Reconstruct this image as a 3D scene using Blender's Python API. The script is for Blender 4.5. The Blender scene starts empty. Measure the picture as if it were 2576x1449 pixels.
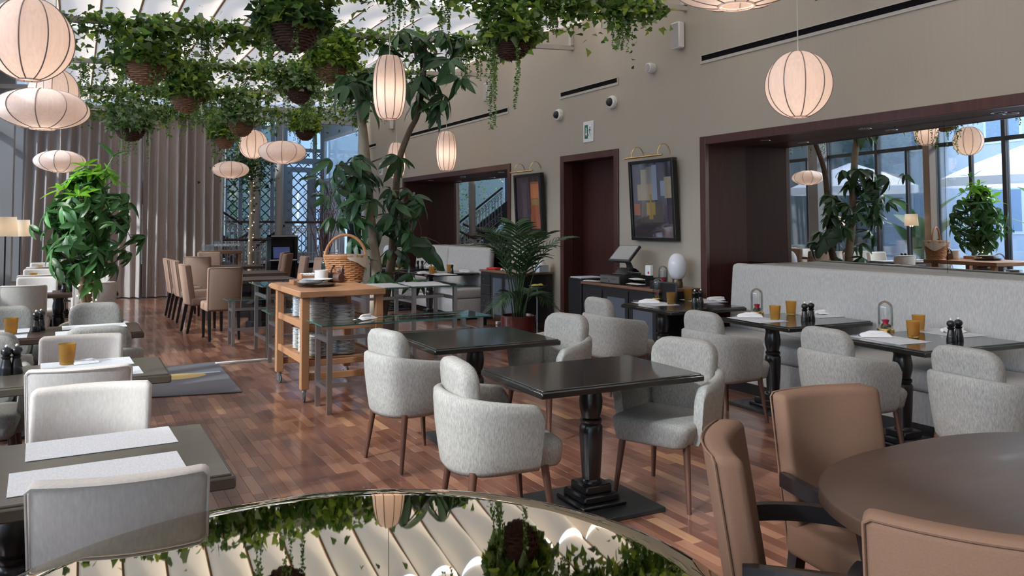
import bpy, bmesh, math, random
import numpy as np
from math import sin, cos, pi, radians, sqrt, atan2
from mathutils import Vector, Matrix, Euler
random.seed(7)
rng = np.random.default_rng(7)
S = bpy.context.scene
COL = S.collection

# ------------------------------------------------------------------ camera
cam_data = bpy.data.cameras.new('camera')
cam_data.sensor_width = 36.0
cam_data.lens = 27.950
cam_data.shift_y = -0.09375
cam_data.clip_start = 0.05
cam_data.clip_end = 300
cam = bpy.data.objects.new('camera', cam_data)
COL.objects.link(cam)
cam.location = (0, 0, 1.585)
PITCH = math.atan2(79.0, 2000.0)
YAW = math.atan2(1101.0*math.cos(PITCH), 2000.0)
cam.rotation_euler = (pi/2 + PITCH, 0, -YAW)
S.camera = cam

# ------------------------------------------------------------------ world, sun, exposure
W = bpy.data.worlds.new('sky'); S.world = W; W.use_nodes = True
wn = W.node_tree; wn.nodes.clear()
sky = wn.nodes.new('ShaderNodeTexSky'); sky.sky_type = 'NISHITA'
sky.sun_disc = False; sky.sun_elevation = radians(40); sky.sun_rotation = radians(280)
sky.altitude = 100; sky.air_density = 1.0; sky.dust_density = 2.0; sky.ozone_density = 1.0
bg = wn.nodes.new('ShaderNodeBackground'); bg.inputs['Strength'].default_value = 1.12
wo = wn.nodes.new('ShaderNodeOutputWorld')
wn.links.new(sky.outputs[0], bg.inputs['Color']); wn.links.new(bg.outputs[0], wo.inputs['Surface'])
sl = bpy.data.lights.new('sun', 'SUN'); sl.energy = 3.0; sl.angle = radians(2.0); sl.color = (.93, .97, 1.0)
sun = bpy.data.objects.new('sun', sl); COL.objects.link(sun)
sun.rotation_euler = Vector((0.80, 0.30, -0.52)).to_track_quat('-Z', 'Y').to_euler()
S.view_settings.view_transform = 'Standard'; S.view_settings.look = 'None'
S.view_settings.gamma = 1.0; S.view_settings.use_curve_mapping = False
S.view_settings.exposure = 0.60
S.cycles.max_bounces = 10; S.cycles.diffuse_bounces = 4; S.cycles.glossy_bounces = 5
S.cycles.transmission_bounces = 8; S.cycles.transparent_max_bounces = 12
S.cycles.sample_clamp_indirect = 6.0
S.cycles.caustics_reflective = False; S.cycles.caustics_refractive = False
S.cycles.use_denoising = True

# ------------------------------------------------------------------ materials
def nodes(m):
    m.use_nodes = True
    nt = m.node_tree
    return nt, nt.nodes['Principled BSDF']
def rgba(c): return (c[0], c[1], c[2], 1)
MATS = {}
def mat(name, col, rough=.5, metal=0., col2=None, scale=(8, 8, 8), amount=.5, bump=0., bscale=None, coat=0., trans=0., ior=1.45, emit=0., per_object=0., alpha=1., detail=3., spec=.5, tl=0.):
    m = bpy.data.materials.new(name); nt, b = nodes(m)
    b.inputs['Base Color'].default_value = rgba(col); b.inputs['Roughness'].default_value = rough
    b.inputs['Metallic'].default_value = metal; b.inputs['IOR'].default_value = ior
    b.inputs['Coat Weight'].default_value = coat; b.inputs['Coat Roughness'].default_value = .08
    b.inputs['Transmission Weight'].default_value = trans
    b.inputs['Specular IOR Level'].default_value = spec
    if emit:
        b.inputs['Emission Color'].default_value = rgba(col); b.inputs['Emission Strength'].default_value = emit
    last = None
    if col2 is not None or bump:
        tc = nt.nodes.new('ShaderNodeTexCoord'); mp = nt.nodes.new('ShaderNodeMapping')
        mp.inputs['Scale'].default_value = scale
        nt.links.new(tc.outputs['Object'], mp.inputs['Vector'])
        nz = nt.nodes.new('ShaderNodeTexNoise'); nz.inputs['Scale'].default_value = 1.0; nz.inputs['Detail'].default_value = detail
        nt.links.new(mp.outputs[0], nz.inputs['Vector'])
        if col2 is not None:
            rp = nt.nodes.new('ShaderNodeValToRGB')
            rp.color_ramp.elements[0].position = .5 - .5*amount; rp.color_ramp.elements[1].position = .5 + .5*amount
            rp.color_ramp.elements[0].color = rgba(col2); rp.color_ramp.elements[1].color = rgba(col)
            nt.links.new(nz.outputs['Fac'], rp.inputs['Fac']); last = rp.outputs['Color']
        if bump:
            bn = nt.nodes.new('ShaderNodeBump'); bn.inputs['Strength'].default_value = bump; bn.inputs['Distance'].default_value = .004
            src = nz
            if bscale:
                mp2 = nt.nodes.new('ShaderNodeMapping'); mp2.inputs['Scale'].default_value = bscale
                nt.links.new(tc.outputs['Object'], mp2.inputs['Vector'])
                src = nt.nodes.new('ShaderNodeTexNoise'); src.inputs['Scale'].default_value = 1.
                nt.links.new(mp2.outputs[0], src.inputs['Vector'])
            nt.links.new(src.outputs['Fac'], bn.inputs['Height']); nt.links.new(bn.outputs[0], b.inputs['Normal'])
    if per_object:
        oi = nt.nodes.new('ShaderNodeObjectInfo')
        hs = nt.nodes.new('ShaderNodeHueSaturation')
        mr = nt.nodes.new('ShaderNodeMapRange'); mr.inputs['To Min'].default_value = 1 - per_object; mr.inputs['To Max'].default_value = 1 + per_object
        nt.links.new(oi.outputs['Random'], mr.inputs['Value']); nt.links.new(mr.outputs[0], hs.inputs['Value'])
        if last: nt.links.new(last, hs.inputs['Color'])
        else: hs.inputs['Color'].default_value = rgba(col)
        last = hs.outputs['Color']
    if last: nt.links.new(last, b.inputs['Base Color'])
    if tl:
        tr = nt.nodes.new('ShaderNodeBsdfTranslucent'); mx = nt.nodes.new('ShaderNodeMixShader'); mx.inputs[0].default_value = tl
        if last: nt.links.new(last, tr.inputs['Color'])
        else: tr.inputs['Color'].default_value = rgba(col)
        out = nt.nodes['Material Output']
        nt.links.new(b.outputs[0], mx.inputs[1]); nt.links.new(tr.outputs[0], mx.inputs[2]); nt.links.new(mx.outputs[0], out.inputs['Surface'])
    MATS[name] = m
    return m
def thin_glass(name, tint, refl=.08, k=.8):
    m = bpy.data.materials.new(name); m.use_nodes = True; nt = m.node_tree; nt.nodes.clear()
    out = nt.nodes.new('ShaderNodeOutputMaterial'); mx = nt.nodes.new('ShaderNodeMixShader')
    t = nt.nodes.new('ShaderNodeBsdfTransparent'); t.inputs[0].default_value = rgba(tint)
    g = nt.nodes.new('ShaderNodeBsdfGlossy'); g.inputs['Roughness'].default_value = .02; g.inputs['Color'].default_value = (1, 1, 1, 1)
    fr = nt.nodes.new('ShaderNodeFresnel'); fr.inputs['IOR'].default_value = 1.5
    mm = nt.nodes.new('ShaderNodeMath'); mm.operation = 'MULTIPLY_ADD'; mm.inputs[1].default_value = k; mm.inputs[2].default_value = refl*.2
    nt.links.new(fr.outputs[0], mm.inputs[0]); nt.links.new(mm.outputs[0], mx.inputs[0])
    nt.links.new(t.outputs[0], mx.inputs[1]); nt.links.new(g.outputs[0], mx.inputs[2]); nt.links.new(mx.outputs[0], out.inputs['Surface'])
    MATS[name] = m; return m
def vcol_mat(name, rough=.5, tl=0., spec=.5):
    """leaf material: colour per leaf read from a face-corner colour attribute"""
    m = bpy.data.materials.new(name); nt, b = nodes(m)
    a = nt.nodes.new('ShaderNodeAttribute'); a.attribute_name = 'tone'
    nt.links.new(a.outputs['Color'], b.inputs['Base Color']); b.inputs['Roughness'].default_value = rough
    b.inputs['Specular IOR Level'].default_value = spec
    if tl:
        tr = nt.nodes.new('ShaderNodeBsdfTranslucent'); mx = nt.nodes.new('ShaderNodeMixShader'); mx.inputs[0].default_value = tl
        nt.links.new(a.outputs['Color'], tr.inputs['Color'])
        nt.links.new(b.outputs[0], mx.inputs[1]); nt.links.new(tr.outputs[0], mx.inputs[2])
        nt.links.new(mx.outputs[0], nt.nodes['Material Output'].inputs['Surface'])
    MATS[name] = m; return m

WALL = mat('greige_wallpaper', (.43, .385, .31), .75, col2=(.405, .36, .288), scale=(40, 40, 2), amount=.8)
DARKWOOD = mat('mahogany_frame', (.095, .036, .028), .36, col2=(.058, .022, .018), scale=(30, 30, 2.5), amount=.7, coat=.1)
DARKPANEL = mat('mahogany_panel', (.078, .026, .020), .45, col2=(.042, .014, .011), scale=(60, 60, 3), amount=.8, spec=.3)
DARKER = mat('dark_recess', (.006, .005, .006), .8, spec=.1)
MIRROR = mat('mirror_glass', (.80, .81, .80), .0, 1.0)
TWEED = mat('grey_tweed', (.42, .405, .37), .95, col2=(.205, .198, .18), scale=(170, 170, 42), amount=.6, bump=.35, bscale=(300, 300, 200), spec=.15)
BENCHF = mat('grey_bench_linen', (.53, .51, .485), .95, col2=(.34, .33, .31), scale=(120, 120, 22), amount=.6, bump=.3, bscale=(260, 260, 160), spec=.15)
LINEN = mat('cream_linen', (.66, .615, .565), .95, col2=(.52, .48, .44), scale=(120, 120, 30), amount=.7, bump=.25, bscale=(400, 400, 400), spec=.15)
BROWNF = mat('brown_felt', (.158, .092, .061), .95, col2=(.127, .073, .049), scale=(200, 200, 200), amount=.8, bump=.2, spec=.12)
TAUPEF = mat('taupe_brown_felt', (.30, .200, .150), .95, col2=(.25, .165, .122), scale=(150, 150, 150), amount=.8, bump=.2, spec=.12)
WALNUT = mat('walnut_leg', (.115, .052, .034), .35, col2=(.075, .033, .022), scale=(50, 50, 5), amount=.8)
BLACKWOOD = mat('black_wood', (.009, .008, .009), .3, coat=.2)
BLACKTOP = mat('black_table_lacquer', (.016, .016, .014), .20, coat=.45, col2=(.012, .012, .011), scale=(20, 4, 20))
BROWNTOP = mat('dark_brown_veneer', (.058, .033, .022), .40, coat=.04, spec=.35, col2=(.042, .025, .017), scale=(4, 40, 4))
OLIVETOP = mat('olive_brown_top', (.105, .092, .068), .30, coat=.2, col2=(.085, .070, .052), scale=(3, 30, 3))
BEECH = mat('oiled_beech', (.42, .215, .105), .42, col2=(.34, .165, .078), scale=(5, 50, 30), amount=.8, coat=.1)
STEEL = mat('brushed_steel', (.42, .43, .45), .36, 1.0, bump=.05, scale=(300, 300, 5))
CHROME = mat('chrome', (.75, .75, .76), .12, 1.0)
BRASS = mat('brass', (.72, .50, .20), .25, 1.0)
WHITEC = mat('white_ceramic', (.82, .82, .80), .15)
PAPERW = mat('white_placemat', (.66, .66, .67), .8, col2=(.50, .52, .54), scale=(160, 40, 10), amount=.6)
CLOTHW = mat('white_napkin', (.84, .83, .83), .9)
CLOTHC = mat('cream_cloth', (.66, .58, .47), .9)
AMBER = mat('amber_glass', (.95, .58, .16), .12, trans=.85, ior=1.25, bump=.6, scale=(120, 120, 160))
CLEAR = thin_glass('clear_glass', (.93, .95, .95), .25)
TABLEGLASS = thin_glass('green_table_glass', (.80, .90, .87), .4)
GLASSEDGE = mat('glass_edge', (.05, .16, .14), .08, trans=.3)
PICGLASS = thin_glass('picture_glass', (.97, .97, .97), 0, .22)
WINDOWG = thin_glass('window_glass', (.94, .97, .98), .3)
PLASTICW = mat('white_plastic', (.80, .79, .76), .4)
PLASTICB = mat('black_plastic', (.016, .016, .018), .35)
GREYMESH = mat('grey_grille', (.42, .40, .38), .6)
CASTIRON = mat('grey_paint', (.55, .54, .55), .5)
FRAMEG = mat('grey_window_frame', (.27, .265, .265), .5)
FRAMED = mat('dark_window_frame', (.055, .055, .058), .4)
POSTTAN = mat('tan_window_post', (.30, .22, .16), .55)
BLUEFRAME = mat('blue_grey_frame', (.34, .40, .46), .5)
CURTAIN = mat('taupe_curtain', (.50, .44, .40), .85, col2=(.44, .38, .345), scale=(60, 60, 3), tl=.05, spec=.02)
VENEER = mat('lamp_veneer', (.78, .69, .65), .6, col2=(.66, .55, .51), scale=(60, 60, 2.0), amount=.7, tl=.30, spec=.2)
RIB = mat('lamp_rib', (.26, .22, .20), .6)
BULB = mat('lamp_bulb', (1.0, .72, .42), .5, emit=9.)
FAIRY = mat('fairy_bulb', (1.0, .80, .45), .5, emit=7.)
WIRE = mat('pale_wire', (.55, .54, .50), .5)
CORD = mat('cord', (.55, .52, .47), .6)
WICKERD = mat('dark_wicker', (.105, .048, .028), .7, col2=(.05, .022, .014), scale=(40, 40, 120), amount=.7, per_object=.15)
WICKERT = mat('tan_wicker', (.36, .185, .10), .7, col2=(.22, .105, .055), scale=(40, 40, 120), amount=.7, per_object=.2)
WICKERH = mat('honey_wicker', (.55, .27, .12), .55, col2=(.40, .18, .075), scale=(60, 60, 60), amount=.7, per_object=.1)
BARPAINT = mat('beam_paint', (.50, .47, .42), .5)
FABRICC = mat('cream_blind', (.84, .755, .63), .95, tl=.155, spec=.05)
BARK = mat('pale_bark', (.40, .33, .24), .8, col2=(.27, .215, .155), scale=(30, 30, 12), amount=.7, bump=.5)
BARKD = mat('brown_bark', (.17, .125, .085), .85, col2=(.10, .07, .05), scale=(30, 30, 12), amount=.7, bump=.5)
LEAFS = mat('schefflera_leaf', (.042, .105, .040), .30, per_object=.45, tl=.16)
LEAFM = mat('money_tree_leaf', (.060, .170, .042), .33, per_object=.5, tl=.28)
LEAFML = mat('sunlit_tint_money_tree_leaf', (.22, .50, .035), .35, per_object=.3, tl=.45)  # sunlight on the upper leaves painted as a brighter leaf colour
LEAFP = mat('palm_leaf', (.045, .105, .042), .4, per_object=.35, tl=.15)
LEAFB = mat('banana_leaf', (.09, .22, .06), .4, per_object=.3, tl=.3)
IVY = vcol_mat('ivy_leaf', .42, .46)
SOIL = mat('soil', (.035, .024, .016), .95)
POTRED = mat('burgundy_glaze', (.105, .018, .018), .14, coat=.4)
POTGREY = mat('grey_planter', (.28, .27, .26), .5)
POTWHITE = mat('white_planter', (.75, .75, .75), .4)
MATGREY = mat('doormat_pile', (.125, .125, .140), .95, col2=(.095, .095, .110), scale=(200, 200, 200))
MATGOLD = mat('doormat_gold', (.42, .30, .12), .9)
MIRRORTOP = mat('bronze_mirror_top', (.62, .55, .43), .015, 1.0)
SCREENB = mat('blue_screen', (.03, .045, .13), .2, emit=.5)
SCREENG = mat('grey_screen', (.28, .28, .27), .12)
OPAL = mat('opal_globe', (.80, .81, .85), .12, tl=.1)
ROSE = mat('rose_petals', (.62, .015, .05), .5)
MOSS = mat('moss', (.13, .13, .05), .9, col2=(.07, .09, .03), scale=(90, 90, 90), amount=.6)
GREENSIGN = mat('sign_green', (.0, .16, .085), .4)
SIGNWHITE = mat('sign_white', (.85, .88, .86), .4)
REDP = mat('red_leather', (.55, .02, .02), .4)
YELLOWC = mat('yellow_cloth', (.55, .48, .10), .9)
FACADE = mat('facade_white', (.58, .61, .64), .8)
FACADEB = mat('facade_blue', (.30, .38, .48), .7)
PAVING = mat('terrace_paving', (.55, .55, .55), .8)
PARASOLF = mat('parasol_cloth', (.80, .80, .80), .9, tl=.3)
TWIG = mat('red_twig', (.085, .028, .026), .7)
LAMPSHADE = mat('cream_shade', (.78, .71, .60), .8, tl=.3)
LEATHER = mat('brown_leather', (.115, .060, .042), .55)
HEDGE = mat('dark_hedge', (.03, .05, .03), .9)

# ------------------------------------------------------------------ mesh helpers
class MB:
    def __init__(s): s.v = []; s.f = []; s.m = []
    def add(s, vf, m=0, T=None):
        v, f = vf; n = len(s.v)
        if T is not None: v = [tuple(T @ Vector(p)) for p in v]
        s.v.extend(v); s.f.extend([tuple(i + n for i in q) for q in f]); s.m.extend([m]*len(f)); return s
def mesh_of(name, mb, mats, smooth=True, angle=40):
    me = bpy.data.meshes.new(name)
    me.from_pydata(mb.v, [], mb.f)
    for m in (mats if isinstance(mats, (list, tuple)) else [mats]): me.materials.append(m)
    if any(mb.m): me.polygons.foreach_set('material_index', mb.m)
    if smooth:
        me.polygons.foreach_set('use_smooth', [True]*len(me.polygons))
        me.update()
        me.set_sharp_from_angle(angle=radians(angle))
    me.update()
    return me
def link(name, me, parent=None, loc=None, rot=None):
    o = bpy.data.objects.new(name, me); COL.objects.link(o)
    if parent is not None: o.parent = parent
    if loc is not None: o.location = loc
    if rot is not None: o.rotation_euler = rot
    return o
def obj(name, mb, mats, parent=None, loc=None, rot=None, smooth=True, angle=40):
    return link(name, mesh_of(name, mb, mats, smooth, angle), parent, loc, rot)
def tag(o, label, cat, group=None, kind=None):
    if label: o['label'] = label
    if cat: o['category'] = cat
    if group: o['group'] = group
    if kind: o['kind'] = kind
    return o
def thing(name, label, cat, loc=(0, 0, 0), rz=0., group=None):
    o = bpy.data.objects.new(name, None); COL.objects.link(o); o.empty_display_size = .1
    o.location = loc; o.rotation_euler = (0, 0, rz)
    return tag(o, label, cat, group)
def struct(name, mb, mats, label=None, smooth=False):
    o = obj(name, mb, mats, smooth=smooth); o['kind'] = 'structure'
    if label: o['label'] = label
    o['category'] = name.rsplit('_', 1)[0].replace('_', ' ') if '_' in name else name
    return o
def dup(root, loc, rz=None, label=None, group=None):
    r = root.copy(); COL.objects.link(r); r.location = loc
    if rz is not None: r.rotation_euler = (0, 0, rz)
    if label: r['label'] = label
    if group: r['group'] = group
    for ch in list(root.children):
        c = ch.copy(); COL.objects.link(c); c.parent = r
        for g in list(ch.children):
            d = g.copy(); COL.objects.link(d); d.parent = c
    return r
def box(x0, x1, y0, y1, z0, z1):
    v = [(x0, y0, z0), (x1, y0, z0), (x1, y1, z0), (x0, y1, z0), (x0, y0, z1), (x1, y0, z1), (x1, y1, z1), (x0, y1, z1)]
    return v, [(0, 3, 2, 1), (4, 5, 6, 7), (0, 1, 5, 4), (1, 2, 6, 5), (2, 3, 7, 6), (3, 0, 4, 7)]
def cbox(c, s):
    return box(c[0]-s[0]/2, c[0]+s[0]/2, c[1]-s[1]/2, c[1]+s[1]/2, c[2]-s[2]/2, c[2]+s[2]/2)
def bevbox(x0, x1, y0, y1, z0, z1, r=.006, seg=2):
    bm = bmesh.new(); bmesh.ops.create_cube(bm, size=1.)
    for v in bm.verts:
        v.co = (x0 + (v.co.x+.5)*(x1-x0), y0 + (v.co.y+.5)*(y1-y0), z0 + (v.co.z+.5)*(z1-z0))
    bmesh.ops.bevel(bm, geom=list(bm.edges), offset=r, segments=1, profile=.5, affect='EDGES', clamp_overlap=True)
    bm.verts.index_update()
    out = ([tuple(v.co) for v in bm.verts], [tuple(v.index for v in f.verts) for f in bm.faces]); bm.free(); return out
def loft(rings, caps=True, closed=False):
    n = len(rings[0]); v = [p for r in rings for p in r]; f = []
    k = len(rings)
    for i in range(k if closed else k-1):
        a, b = i*n, ((i+1) % k)*n
        for j in range(n):
            j2 = (j+1) % n; f.append((a+j, a+j2, b+j2, b+j))
    if caps and not closed:
        f.append(tuple(reversed(range(n)))); f.append(tuple((k-1)*n + j for j in range(n)))
    return v, f
def lathe(prof, n=20, c=(0, 0, 0), sx=1., sy=1., caps=True):
    rings = [[(c[0]+r*sx*cos(2*pi*j/n), c[1]+r*sy*sin(2*pi*j/n), c[2]+z) for j in range(n)] for r, z in prof]
    return loft(rings, caps)
def tube(pts, r, n=6, closed=False):
    pts = [Vector(p) for p in pts]; k = len(pts); rings = []
    if not hasattr(r, '__len__'): r = [r]*k
    prev = None
    for i in range(k):
        a = pts[(i-1) % k] if (closed or i > 0) else pts[i]; b = pts[(i+1) % k] if (closed or i < k-1) else pts[i]
        d = (b-a); d = d.normalized() if d.length > 1e-9 else Vector((0, 0, 1))
        if prev is None:
            u = Vector((0, 0, 1)).cross(d)
            if u.length < 1e-3: u = Vector((1, 0, 0))
        else: u = prev - d*prev.dot(d)
        u.normalize(); w = d.cross(u); prev = u
        rings.append([tuple(pts[i] + (u*cos(2*pi*j/n) + w*sin(2*pi*j/n))*r[i]) for j in range(n)])
    return loft(rings, not closed, closed)
def cyl(p0, p1, r0, r1=None, n=10): return tube([p0, p1], [r0, r0 if r1 is None else r1], n)
def bez(p0, p1, p2, n=8):
    p0, p1, p2 = Vector(p0), Vector(p1), Vector(p2)
    return [p0*(1-t)**2 + p1*2*t*(1-t) + p2*t*t for t in [i/n for i in range(n+1)]]
def rrect(w, h, r, k=3):
    r = min(r, w/2-1e-4, h/2-1e-4); out = []
    for cx, cy, a0 in ((w/2-r, h/2-r, 0), (-w/2+r, h/2-r, pi/2), (-w/2+r, -h/2+r, pi), (w/2-r, -h/2+r, 3*pi/2)):
        for i in range(k+1):
            a = a0 + pi/2*i/k; out.append((cx + r*cos(a), cy + r*sin(a)))
    return out
def slab(w, d, h, r, nx=10, k=3, fn=None):
    """soft rounded block w(x) d(y) h(z), centred; fn deforms every vertex"""
    xs = [(-w/2 + r - r*cos(pi/2*i/3), r*(1-sin(pi/2*i/3))) for i in range(3)]
    xs += [(-w/2 + r + (w-2*r)*i/nx, 0) for i in range(nx+1)]
    xs += [(w/2 - r + r*sin(pi/2*(i+1)/3), r*(1-cos(pi/2*(i+1)/3))) for i in range(3)]
    rings = []
    for x, ins in xs:
        ring = [(x, p, q) for p, q in rrect(max(d-2*ins*.98, .004), max(h-2*ins*.98, .004), max(r-ins*.9, .0015), k)]
        rings.append([fn(*p) for p in ring] if fn else ring)
    return loft(rings)
def grid(fn, nu, nv):
    v = [fn(i/nu, j/nv) for i in range(nu+1) for j in range(nv+1)]
    return v, [(i*(nv+1)+j, (i+1)*(nv+1)+j, (i+1)*(nv+1)+j+1, i*(nv+1)+j+1) for i in range(nu) for j in range(nv)]
def TR(loc=(0, 0, 0), rz=0., rx=0., ry=0., s=1.):
    return Matrix.Translation(loc) @ Matrix.Rotation(rz, 4, 'Z') @ Matrix.Rotation(ry, 4, 'Y') @ Matrix.Rotation(rx, 4, 'X') @ Matrix.Scale(s, 4)

# ================================================================== the setting
def roofz(x): return 3.70 + .058*x                                  # height of the hanging beams; the blinds lie about .45 above
# ---- floor: parquet strips
PLANK_W, PLANK_L = .068, .36
fb = MB().add(box(-1.35, 6.85, -3.0, 23.2, -.12, -.006))
floor = struct('floor', fb, mat('floor_joint', (.045, .020, .013), .8), 'reddish brown parquet floor of short strips with glossy lacquer')
def plank_material(attr):
    m = bpy.data.materials.new('parquet'); nt, b = nodes(m)
    tc = nt.nodes.new('ShaderNodeTexCoord'); mp = nt.nodes.new('ShaderNodeMapping'); mp.inputs['Scale'].default_value = (55, 3.2, 10)
    if attr:
        s = nt.nodes.new('ShaderNodeAttribute'); s.attribute_name = 'tone'; val = s.outputs['Fac']
    else:
        s = nt.nodes.new('ShaderNodeObjectInfo'); val = s.outputs['Random']
    nt.links.new(tc.outputs['Object'], mp.inputs['Vector'])
    nz = nt.nodes.new('ShaderNodeTexNoise'); nz.noise_dimensions = '4D'; nz.inputs['Scale'].default_value = 1.; nz.inputs['Detail'].default_value = 4
    mw = nt.nodes.new('ShaderNodeMath'); mw.operation = 'MULTIPLY'; mw.inputs[1].default_value = 60.
    nt.links.new(val, mw.inputs[0]); nt.links.new(mw.outputs[0], nz.inputs['W']); nt.links.new(mp.outputs[0], nz.inputs['Vector'])
    rp = nt.nodes.new('ShaderNodeValToRGB'); e = rp.color_ramp.elements
    e[0].position = 0; e[0].color = (.120, .045, .028, 1); e[1].position = 1.; e[1].color = (.46, .25, .13, 1)
    for p, c in ((.22, (.175, .070, .042, 1)), (.6, (.225, .098, .060, 1)), (.86, (.285, .135, .082, 1)), (.96, (.33, .165, .10, 1))):
        q = e.new(p); q.color = c
    nt.links.new(val, rp.inputs['Fac'])
    mr = nt.nodes.new('ShaderNodeMapRange'); mr.inputs['From Min'].default_value = .3; mr.inputs['From Max'].default_value = .7; mr.inputs['To Min'].default_value = .78; mr.inputs['To Max'].default_value = 1.18
    nt.links.new(nz.outputs['Fac'], mr.inputs['Value'])
    hs = nt.nodes.new('ShaderNodeHueSaturation'); nt.links.new(mr.outputs[0], hs.inputs['Value']); nt.links.new(rp.outputs['Color'], hs.inputs['Color'])
    nt.links.new(hs.outputs['Color'], b.inputs['Base Color'])
    b.inputs['Roughness'].default_value = .34; b.inputs['Coat Weight'].default_value = .75; b.inputs['Coat Roughness'].default_value = .13
    return m
planks = []
ncol = int(8.1/PLANK_W)
for i in range(ncol):
    x0 = -1.3 + i*PLANK_W; y = -2.9 - rng.random()*PLANK_L
    while y < 23.1:
        L = PLANK_L*(.85 + .3*rng.random()); planks.append((x0, y, L)); y += L
def seen(p):
    x, y = p[0] + PLANK_W/2, p[1] + p[2]/2
    if y < .4 or x < -.9: return -1
    f = x*sin(YAW) + y*cos(YAW); r = x*cos(YAW) - y*sin(YAW)
    if f < 1: return -1
    u, v = 1288 + 2000*r/f, 562 + 3170/f
    if u < 380 or u > 1900 or v > 1270: return -1
    return -f
scores = np.array([seen(p) for p in planks])
idx = np.argsort(-np.where(scores == -1, -1e9, scores))
single = set(idx[:300].tolist())
g = .0005
pm = [mesh_of('plank', MB().add(bevbox(-PLANK_W/2+g, PLANK_W/2-g, -q/2+g, q/2-g, -.0045, 0, .0006, 1)), plank_material(False)) for q in [PLANK_L*(.85+.3*(k+.5)/5) for k in range(5)]]
fld = MB(); tones = []
for n, (x, y, L) in enumerate(planks):
    k = min(4, int((L/PLANK_L - .85)/.3*5))
    if n in single:
        Lq = PLANK_L*(.85+.3*(k+.5)/5)
        o = link('plank', pm[k], floor, (x+PLANK_W/2, y+L/2, 0)); o.scale = (1, L/Lq, 1)
    else:
        fld.add(box(x+g, x+PLANK_W-g, y+g, y+L-g, -.006, 0)); tones += [rng.random()]*6
o = obj('plank_field', fld, plank_material(True), floor, smooth=False); o['kind'] = 'stuff'
at = o.data.attributes.new('tone', 'FLOAT', 'FACE'); at.data.foreach_set('value', tones)

# ---- right wall with the two mirror niches and the doorway
XW = 6.2
def wall_with_openings(x0, x1, y0, y1, z0, z1, ops):
    mb = MB(); ys = sorted({y0, y1} | {o[0] for o in ops} | {o[1] for o in ops})
    for a, b in zip(ys, ys[1:]):
        op = [o for o in ops if o[0] <= a and o[1] >= b]
        if not op: mb.add(box(x0, x1, a, b, z0, z1))
        else:
            if op[0][2] > z0: mb.add(box(x0, x1, a, b, z0, op[0][2]))
            if op[0][3] < z1: mb.add(box(x0, x1, a, b, op[0][3], z1))
    return mb
N1, DR, N2 = (.6, 6.75, 0, 2.48), (8.46, 9.70, 0, 2.48), (11.38, 16.05, 0, 2.48)
wr = wall_with_openings(XW, XW+.12, -3, 18.8, 0, 4.75, [N1, DR, N2])
struct('wall_right', wr, WALL, 'greige papered long wall with dark wood openings')
struct('wall_back', MB().add(box(-1.3, 6.4, -3.15, -3, 0, 4.75)), WALL)
def niche(n, y0, y1, z1, idx_trim, lights, yaw=0.):
    fr = MB()
    for a, b in ((y0-.08, y0+.012), (y1-.012, y1+.08)): fr.add(bevbox(XW-.025, XW+.03, a, b, 0, z1+.08, .004, 1))
    fr.add(bevbox(XW-.025, XW+.03, y0+.012, y1-.012, z1-.012, z1+.08, .004, 1))
    struct('trim_%d' % idx_trim, fr, DARKWOOD, 'reddish dark wood frame round the mirror niche')
    ln = MB().add(box(XW+.02, 6.9, y1-.008, y1+.02, 0, z1)).add(box(XW+.02, 6.9, y0-.02, y0+.008, 0, z1)).add(box(XW+.02, 6.9, y0-.02, y1+.02, z1-.008, z1+.02)).add(box(6.86, 6.9, y0, y1, 0, z1))
    struct('trim_%d' % (idx_trim+1), ln, DARKPANEL, 'dark wood lining inside the mirror niche')
    t = thing('niche_mirror', lights[1], 'mirror', (6.80, y1, 1.15), group='mirrors in the wall niches')
    ang = radians(.4)
    edges = lights[0]
    for a, b in zip(edges, edges[1:]):
        p = obj('mirror_panel', MB().add(box(0, .008, a-y1+.002, b-y1-.002, 0, z1-1.16)), MIRROR, t, smooth=False)
        p.rotation_euler = (0, -ang, -yaw)
    for k in range(lights[2]):
        y = y0 + (k+.5)*(y1-y0)/lights[2]
        d = tag(obj('downlight', MB().add(lathe([(.045, 0), (.05, -.004), (.058, -.004), (.06, 0)], 18)), CHROME, None, (6.47, y, z1-.008)), lights[3] % ('first', 'second', 'third', 'fourth', 'fifth')[k], 'downlight', 'downlights in the niche soffits')
niche(1, N1[0], N1[1], N1[3], 1, ([.6, 2.4, 4.2, 6.75], 'wide mirror in the near wall niche above the long grey bench', 5, 'small recessed downlight in the near niche soffit, %s from the camera'), radians(4.6))
niche(2, N2[0], N2[1], N2[3], 3, ([11.38, 13.7, 16.05], 'smaller mirror in the far wall niche behind the far grey bench', 3, 'small recessed downlight in the far niche soffit, %s from the camera'))
# doorway
fr = MB()
for a, b in ((DR[0]-.08, DR[0]+.012), (DR[1]-.012, DR[1]+.08)): fr.add(bevbox(XW-.025, XW+.14, a, b, 0, 2.56, .004, 1))
fr.add(bevbox(XW-.025, XW+.14, DR[0]+.012, DR[1]-.012, 2.468, 2.56, .004, 1))
struct('trim_5', fr, DARKWOOD, 'reddish dark wood door frame')
dl = struct('door_1', MB().add(bevbox(6.52, 6.57, DR[0]-.1, DR[1]+.1, 0, 2.6, .004, 1)), DARKPANEL, 'tall dark wood door set back in the doorway')
struct('trim_6', MB().add(box(6.32, 6.57, DR[1], DR[1]+.03, 0, 2.48)).add(box(6.32, 6.57, DR[0]-.03, DR[0], 0, 2.48)).add(box(6.32, 6.57, DR[0], DR[1], 2.48, 2.5)), DARKPANEL)
obj('handle', MB().add(cyl((6.49, 8.62, .95), (6.49, 8.62, 1.15), .009)), BRASS, dl)
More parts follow.
